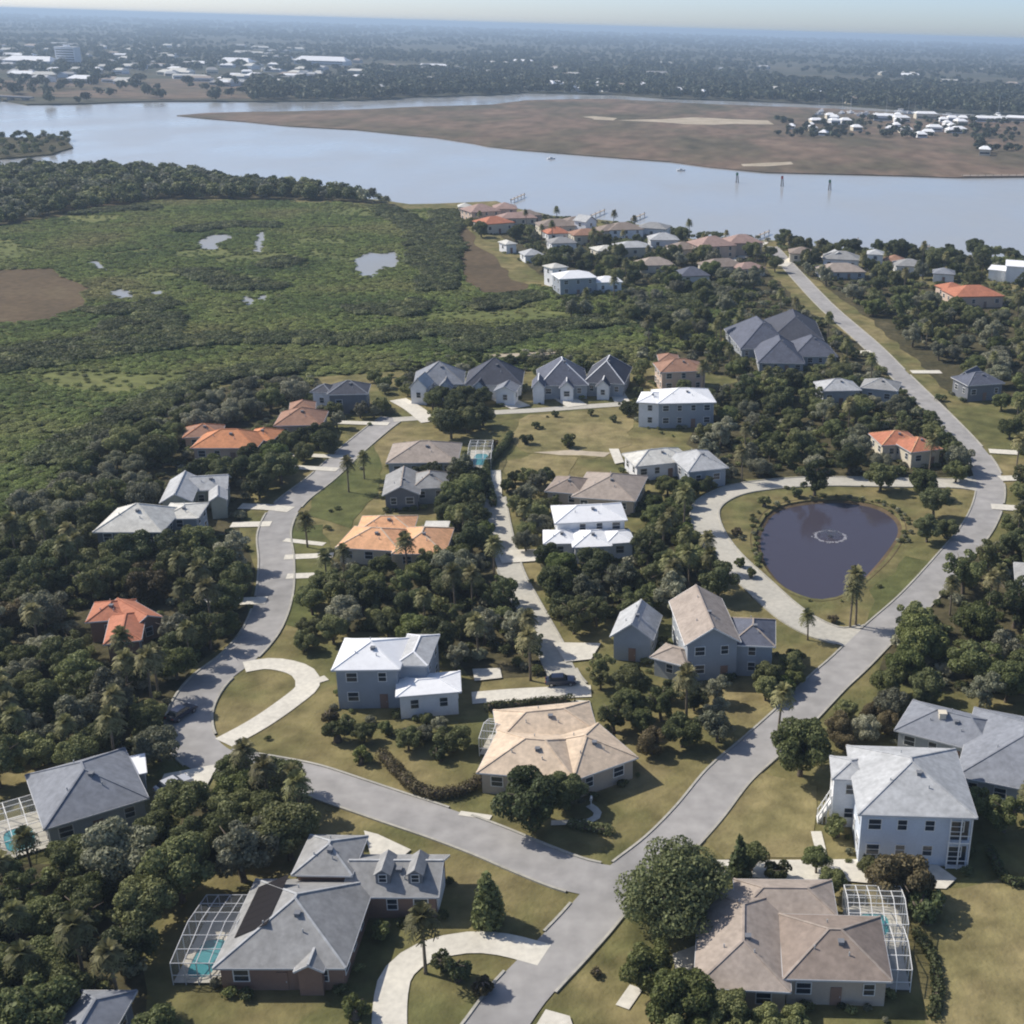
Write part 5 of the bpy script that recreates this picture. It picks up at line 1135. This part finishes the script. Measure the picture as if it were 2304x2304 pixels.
# ------------------------------------------------------------------ parked cars
def car(label, p, yaw, paint):
    root = empty('parked_car', (p[0], p[1], .1), yaw); tag(root, label, 'car')
    M = MB(); sec = [(-2.2, .35), (-2.25, .75), (-2.0, .92), (1.0, .95), (1.95, .82), (2.2, .6), (2.2, .35)]
    for s in (-.88, .88): M.v += [Vector((x, s, z)) for x, z in sec]
    k = len(sec); M.f = [tuple(range(k)), tuple(reversed(range(k, 2*k)))] + [(j, j+k, (j+1) % k+k, (j+1) % k) for j in range(k)]
    body = M.obj('body', paint, root)
    M = MB(); M.v = [Vector(q) for q in ((-1.8, -.8, .9), (1.05, -.8, .9), (1.05, .8, .9), (-1.8, .8, .9), (-1.3, -.66, 1.42), (.35, -.66, 1.42), (.35, .66, 1.42), (-1.3, .66, 1.42))]
    M.f = [(0, 1, 5, 4), (1, 2, 6, 5), (2, 3, 7, 6), (3, 0, 4, 7), (4, 5, 6, 7)]; M.obj('window', 'glass', root)
    M = MB(); M.box(-1.32, .37, -.67, .67, 1.42, 1.47); M.obj('roof', paint, root)
    for x in (-1.4, 1.4):
        for y in (-.82, .82):
            M = MB(); M.tube([(x, y-.1, .32), (x, y+.1, .32)], [.32, .32], 14); w = M.obj('wheel', 'tyre', root)
            M = MB(); M.tube([(x, y-.11, .32), (x, y+.11, .32)], [.19, .19], 10); M.obj('rim', 'rim', w)
    for y in (-.6, .6):
        M = MB(); M.box(2.12, 2.23, y-.18, y+.18, .58, .72); M.obj('headlight', 'lamp_glass', root)
        M = MB(); M.box(-2.28, -2.2, y-.15, y+.15, .68, .82); M.obj('tail_light', 'tail_glass', root)
car('dark navy car parked on the street by the western woods', at(409, 1612), 1.2, 'navy_paint')
car('silver car parked on the driveway of the blue-grey house', at(392, 1775), .9, 'silver_paint')
car('dark car parked at the end of the lane', at(1262, 1540), .15, 'navy_paint')
# ------------------------------------------------------------------ mailboxes on the verges
for p, lab in (((1330, 1815), 'white mailbox on the verge opposite the beige house'), ((1765, 1720), 'pale mailbox beside the road below the palm'), ((560, 1752), 'white mailbox near the west street corner')):
    q = at(*p); root = empty('mailbox', q); tag(root, lab, 'mailbox')
    M = MB(); M.bar((0, 0, -.1), (0, 0, 1.05), .12, .12); M.obj('post', 'white_trim', root)
    M = MB(); M.box(-.15, .15, -.3, .3, 1.05, 1.3); M.tube([(0, -.3, 1.3), (0, .3, 1.3)], [.15, .15], 10); M.obj('box', 'white_trim', root)
# ------------------------------------------------------------------ pond fountain
c = at(1868, 1207, -.55); root = empty('fountain', c); tag(root, 'floating fountain with a white ring of foam in the dark pond', 'fountain')
M = MB(); M.tube([(0, 0, -.1), (0, 0, .25)], [.45, .38], 14); M.obj('float', 'tyre', root)
r = np.random.default_rng(5); V = []
for k in range(260):
    a = r.random()*6.283; t = r.random(); d = 2.4*t; z = .3 + 3.2*t*(1-t)*(.6+.3*r.random()); s = .05+.05*r.random(); p = Vector((math.cos(a)*d, math.sin(a)*d, z))
    V += [p+Vector((-s, 0, -s)), p+Vector((s, 0, -s)), p+Vector((s, s, s)), p+Vector((-s, s, s))]
stuff(link(bpy.data.objects.new('spray', cloud_mesh('spray', np.array([tuple(q) for q in V]), len(V)//4, 'foam', r)), root))
V = []
for k in range(240):
    a = r.random()*6.283; d = 2.7+abs(r.normal())*.25; s = .06+.11*r.random(); V += [Vector((math.cos(a)*d+x*s, math.sin(a)*d+y*s, .03+.02*r.random())) for x, y in ((-1, -1), (1, -1), (1, 1), (-1, 1))]
stuff(link(bpy.data.objects.new('foam_ring', cloud_mesh('foam_ring', np.array([tuple(q) for q in V]), len(V)//4, 'foam', r)), root))
# ------------------------------------------------------------------ river: channel markers, boats, docks
for k, (p, sg) in enumerate((((1658, 411), 'sign_green'), ((1759, 419), 'sign_red'), ((1866, 428), 'sign_green'))):
    q = at(p[0], p[1], -1.2); root = empty('channel_marker', q)
    tag(root, 'dark channel marker of clustered piles standing in the river', 'channel marker', 'channel markers in the river')
    for a in (0, 2.1, 4.2):
        M = MB(); M.tube([(math.cos(a)*1.1, math.sin(a)*1.1, -2), (math.cos(a)*.35, math.sin(a)*.35, 6.4)], [.32, .26], 8); M.obj('pile', 'piling', root)
    M = MB(); M.box(-.75, .75, -.7, -.6, 4.6, 6.2); M.obj('sign_board', sg, root)
def boat(label, p, yaw, s=1.0, group=None, mast=False):
    q = at(p[0], p[1], -1.2); root = empty('boat', q, yaw, s); tag(root, label, 'boat', group)
    M = MB(); st_ = [(-4, 1.3, .0), (-1, 1.5, .0), (2, 1.25, .1), (4.4, .05, .45)]
    for x, w, z in st_: M.v += [Vector((x, -w, 1.1+z)), Vector((x, -w*.6, -.3)), Vector((x, w*.6, -.3)), Vector((x, w, 1.1+z))]
    for i in range(3):
        for j in range(4): M.f.append((4*i+j, 4*i+(j+1) % 4, 4*i+4+(j+1) % 4, 4*i+4+j))
    M.f += [(3, 2, 1, 0), (12, 13, 14, 15)]; M.obj('hull', 'white_trim', root)
    M = MB(); M.box(-1.6, 1.2, -.8, .8, 1.1, 2.1); M.obj('cabin', 'wall_white', root)
    M = MB(); M.box(-1.2, 1.23, -.82, .82, 1.5, 1.9); M.obj('window', 'glass', root)
    if mast: M = MB(); M.tube([(.3, 0, 1), (.3, 0, 12)], [.09, .05], 6); M.obj('mast', 'aluminium', root)
boat('small reddish motor boat crossing the river beside the marsh island', (1240, 358), .4, .7)
boat('motor boat in the river west of the channel markers', (1532, 384), .2, .7)
rr = random.Random(4)
for k in range(16): boat('white boat moored at the marina across the river', (rr.uniform(1800, 2280), rr.uniform(247, 258) + 6), rr.uniform(0, 6), rr.uniform(1.2, 2.4), 'boats moored at the marina', rr.random() < .5)
def dock(label, p0, p1, w, group=None, z=.3):
    a, b_ = at(p0[0], p0[1], -1.2), at(p1[0], p1[1], -1.2); root = empty('dock', (a.x, a.y, -1.2)); tag(root, label, 'dock', group)
    d = b_-a; M = MB(); M.bar(Vector((0, 0, 1.2+z)), d+Vector((0, 0, 1.2+z)), w, .25); M.obj('deck', 'wall_tan', root)
    n = max(2, int(d.length/6))
    for k in range(n+1):
        M = MB(); c = d*k/n; M.tube([c+Vector((0, 0, -1.5)), c+Vector((0, 0, 1.9+z))], [.2, .2], 6); M.obj('pile', 'piling', root)
dock('long dark dock off the marsh island tip in the east', (2304, 399), (2165, 400), 3.0)
for k, (x, y) in enumerate(((1150, 446), (1330, 482), (1420, 490), (1700, 530), (1900, 548), (2060, 564))): dock('narrow wooden dock reaching into the river from a riverside house', (x, y+10), (x+30, y-3), 1.2, 'riverside docks')
# causeway bridge at the far west
root = empty('bridge', at(0, 226, -1.2)); tag(root, 'low dark bridge with pale piers at the western end of the river', 'bridge')
a, b_ = at(-260, 224, -1.2), at(75, 229, -1.2); o = at(0, 226, -1.2); d = b_-a
M = MB(); M.bar(a-o+Vector((0, 0, 9)), b_-o+Vector((0, 0, 4)), 12, 1.4); M.obj('deck', 'wall_dark', root)
for k in range(10): M = MB(); c = a-o+d*(k+.5)/10; M.box(c.x-2, c.x+2, c.y-4, c.y+4, -2, 8.2-4.6*(k/10)); M.obj('pier', 'wall_grey', root)
# ------------------------------------------------------------------ town across the river
def building(label, px, py, w, d, h, mat, group, cat='building', yaw=0.0, name='distant_building', tower=False, z=0.2, roofm='roof_white'):
    q = at(px, py, z); root = empty(name, q, yaw); tag(root, label, cat, group)
    M = MB(); M.box(-w/2, w/2, 0, d, -1, h); M.obj('wall', mat, root)
    if tower:
        M = MB(); M.box(-w/2-.4, w/2+.4, -.4, d+.4, h, h+.8); M.box(-w*.15, w*.12, d*.3, d*.6, h+.8, h+4); M.obj('roof', 'roof_white', root)
    else:
        rh = d*.5*.36; M = MB(); M.v = [Vector(q_) for q_ in ((-w/2-.5, -.5, h), (w/2+.5, -.5, h), (w/2+.5, d+.5, h), (-w/2-.5, d+.5, h), (-w/2+d*.2, d/2, h+rh), (w/2-d*.2, d/2, h+rh))]
        M.f = [(0, 1, 5, 4), (1, 2, 5), (2, 3, 4, 5), (3, 0, 4), (3, 2, 1, 0)]; M.obj('roof', roofm, root)
    for s in range(max(1, int(h/4))):
        M = MB(); M.box(-w*.44, w*.44, -.12, .05, s*4+1.2, s*4+2.7); M.obj('window_band', 'glass', root)
t = 'town buildings across the river'
building('pale tower block rising above the far western town', 150, 148, 34, 22, 30, 'wall_white', None, tower=True)
building('long white low building below the tower block', 60, 148, 80, 40, 8, 'wall_white', None)
building('long white warehouse behind the dark far trees', 720, 146, 105, 45, 8, 'wall_white', None)
building('wide white hall in the far town centre', 525, 148, 60, 40, 7, 'wall_white', None)
rr = random.Random(21)
spots = [(rr.uniform(0, 700), rr.uniform(98, 190)) for _ in range(96)] + [(rr.uniform(640, 1500), rr.uniform(128, 200)) for _ in range(66)] + [(rr.uniform(1500, 2300), rr.uniform(130, 220)) for _ in range(24)] + [(rr.uniform(380, 580), rr.uniform(135, 205)) for _ in range(12)]
for x, y in spots:
    y += x*.012; q = at(x, y)
    if not inside((q.x, q.y), FARPOLY): continue
    dist = q.length/1500
    w_ = rr.uniform(8, 26)*min(2.2, dist); rm_ = rr.choice(['roof_white', 'roof_cream', 'roof_pale', 'roof_cream', 'roof_grey', 'roof_tan']); wm_ = rr.choice(['wall_white', 'wall_cream', 'wall_white', 'wall_tan', 'wall_grey'])
    building('%s far-town building with %s walls and a %s roof among trees' % ('long' if w_ > 30 else 'mid-sized' if w_ > 18 else 'small', wm_[5:], rm_[5:]), x, y, w_, rr.uniform(12, 24), rr.uniform(3.5, 6.5), wm_, t, yaw=rr.uniform(-.5, .5), roofm=rm_)
for x, y in [(rr.uniform(1210, 1460), rr.uniform(198, 210)) for _ in range(12)] + [(rr.uniform(1500, 1640), rr.uniform(208, 218)) for _ in range(4)]:
    building('pale waterfront building at the head of the far channel', x, y, rr.uniform(10, 24), 24, rr.uniform(4, 7), rr.choice(['wall_white', 'wall_cream', 'wall_grey']), 'waterfront buildings by the far channel', yaw=rr.uniform(-.4, .4))
for x, y, w, h in [(rr.uniform(1770, 2190), rr.uniform(264, 308), rr.uniform(10, 22), rr.uniform(6, 9)) for _ in range(16)] + [(1870, 268, 16, 8), (1990, 272, 40, 10), (2030, 275, 30, 9), (2085, 268, 42, 11), (2040, 300, 20, 7), (2105, 296, 24, 8), (1930, 295, 16, 7), (2150, 300, 24, 6), (2230, 275, 60, 8), (2215, 350, 15, 9), (2000, 296, 14, 6), (1830, 295, 14, 6), (1905, 280, 18, 8), (2290, 274, 50, 8), (1780, 290, 12, 5), (1850, 305, 12, 5), (2075, 310, 16, 6)]:
    building('%s white marina building on the salt marsh island' % ('long' if w > 25 else 'small' if w < 16 else 'mid-sized'), x, y, w*.6, 13, h*.55, rr.choice(['wall_white', 'wall_white', 'wall_cream']), 'marina buildings on the island', yaw=rr.uniform(-.3, .3), z=-.5)
# ------------------------------------------------------------------ haze
M = MB(); M.box(-19500, 19500, -290, 32800, -4.0, 96.0)
hz = M.obj('haze', 'white_trim'); stuff(hz)
m = bpy.data.materials.new('haze_air'); m.use_nodes = True; n = m.node_tree; n.nodes.clear()
vo = n.nodes.new('ShaderNodeVolumePrincipled'); vo.inputs['Color'].default_value = (.62, .80, 1.0, 1); vo.inputs['Density'].default_value = 0.00015; vo.inputs['Anisotropy'].default_value = 0.15
ou = n.nodes.new('ShaderNodeOutputMaterial'); n.links.new(vo.outputs[0], ou.inputs['Volume'])
hz.data.materials.clear(); hz.data.materials.append(m)
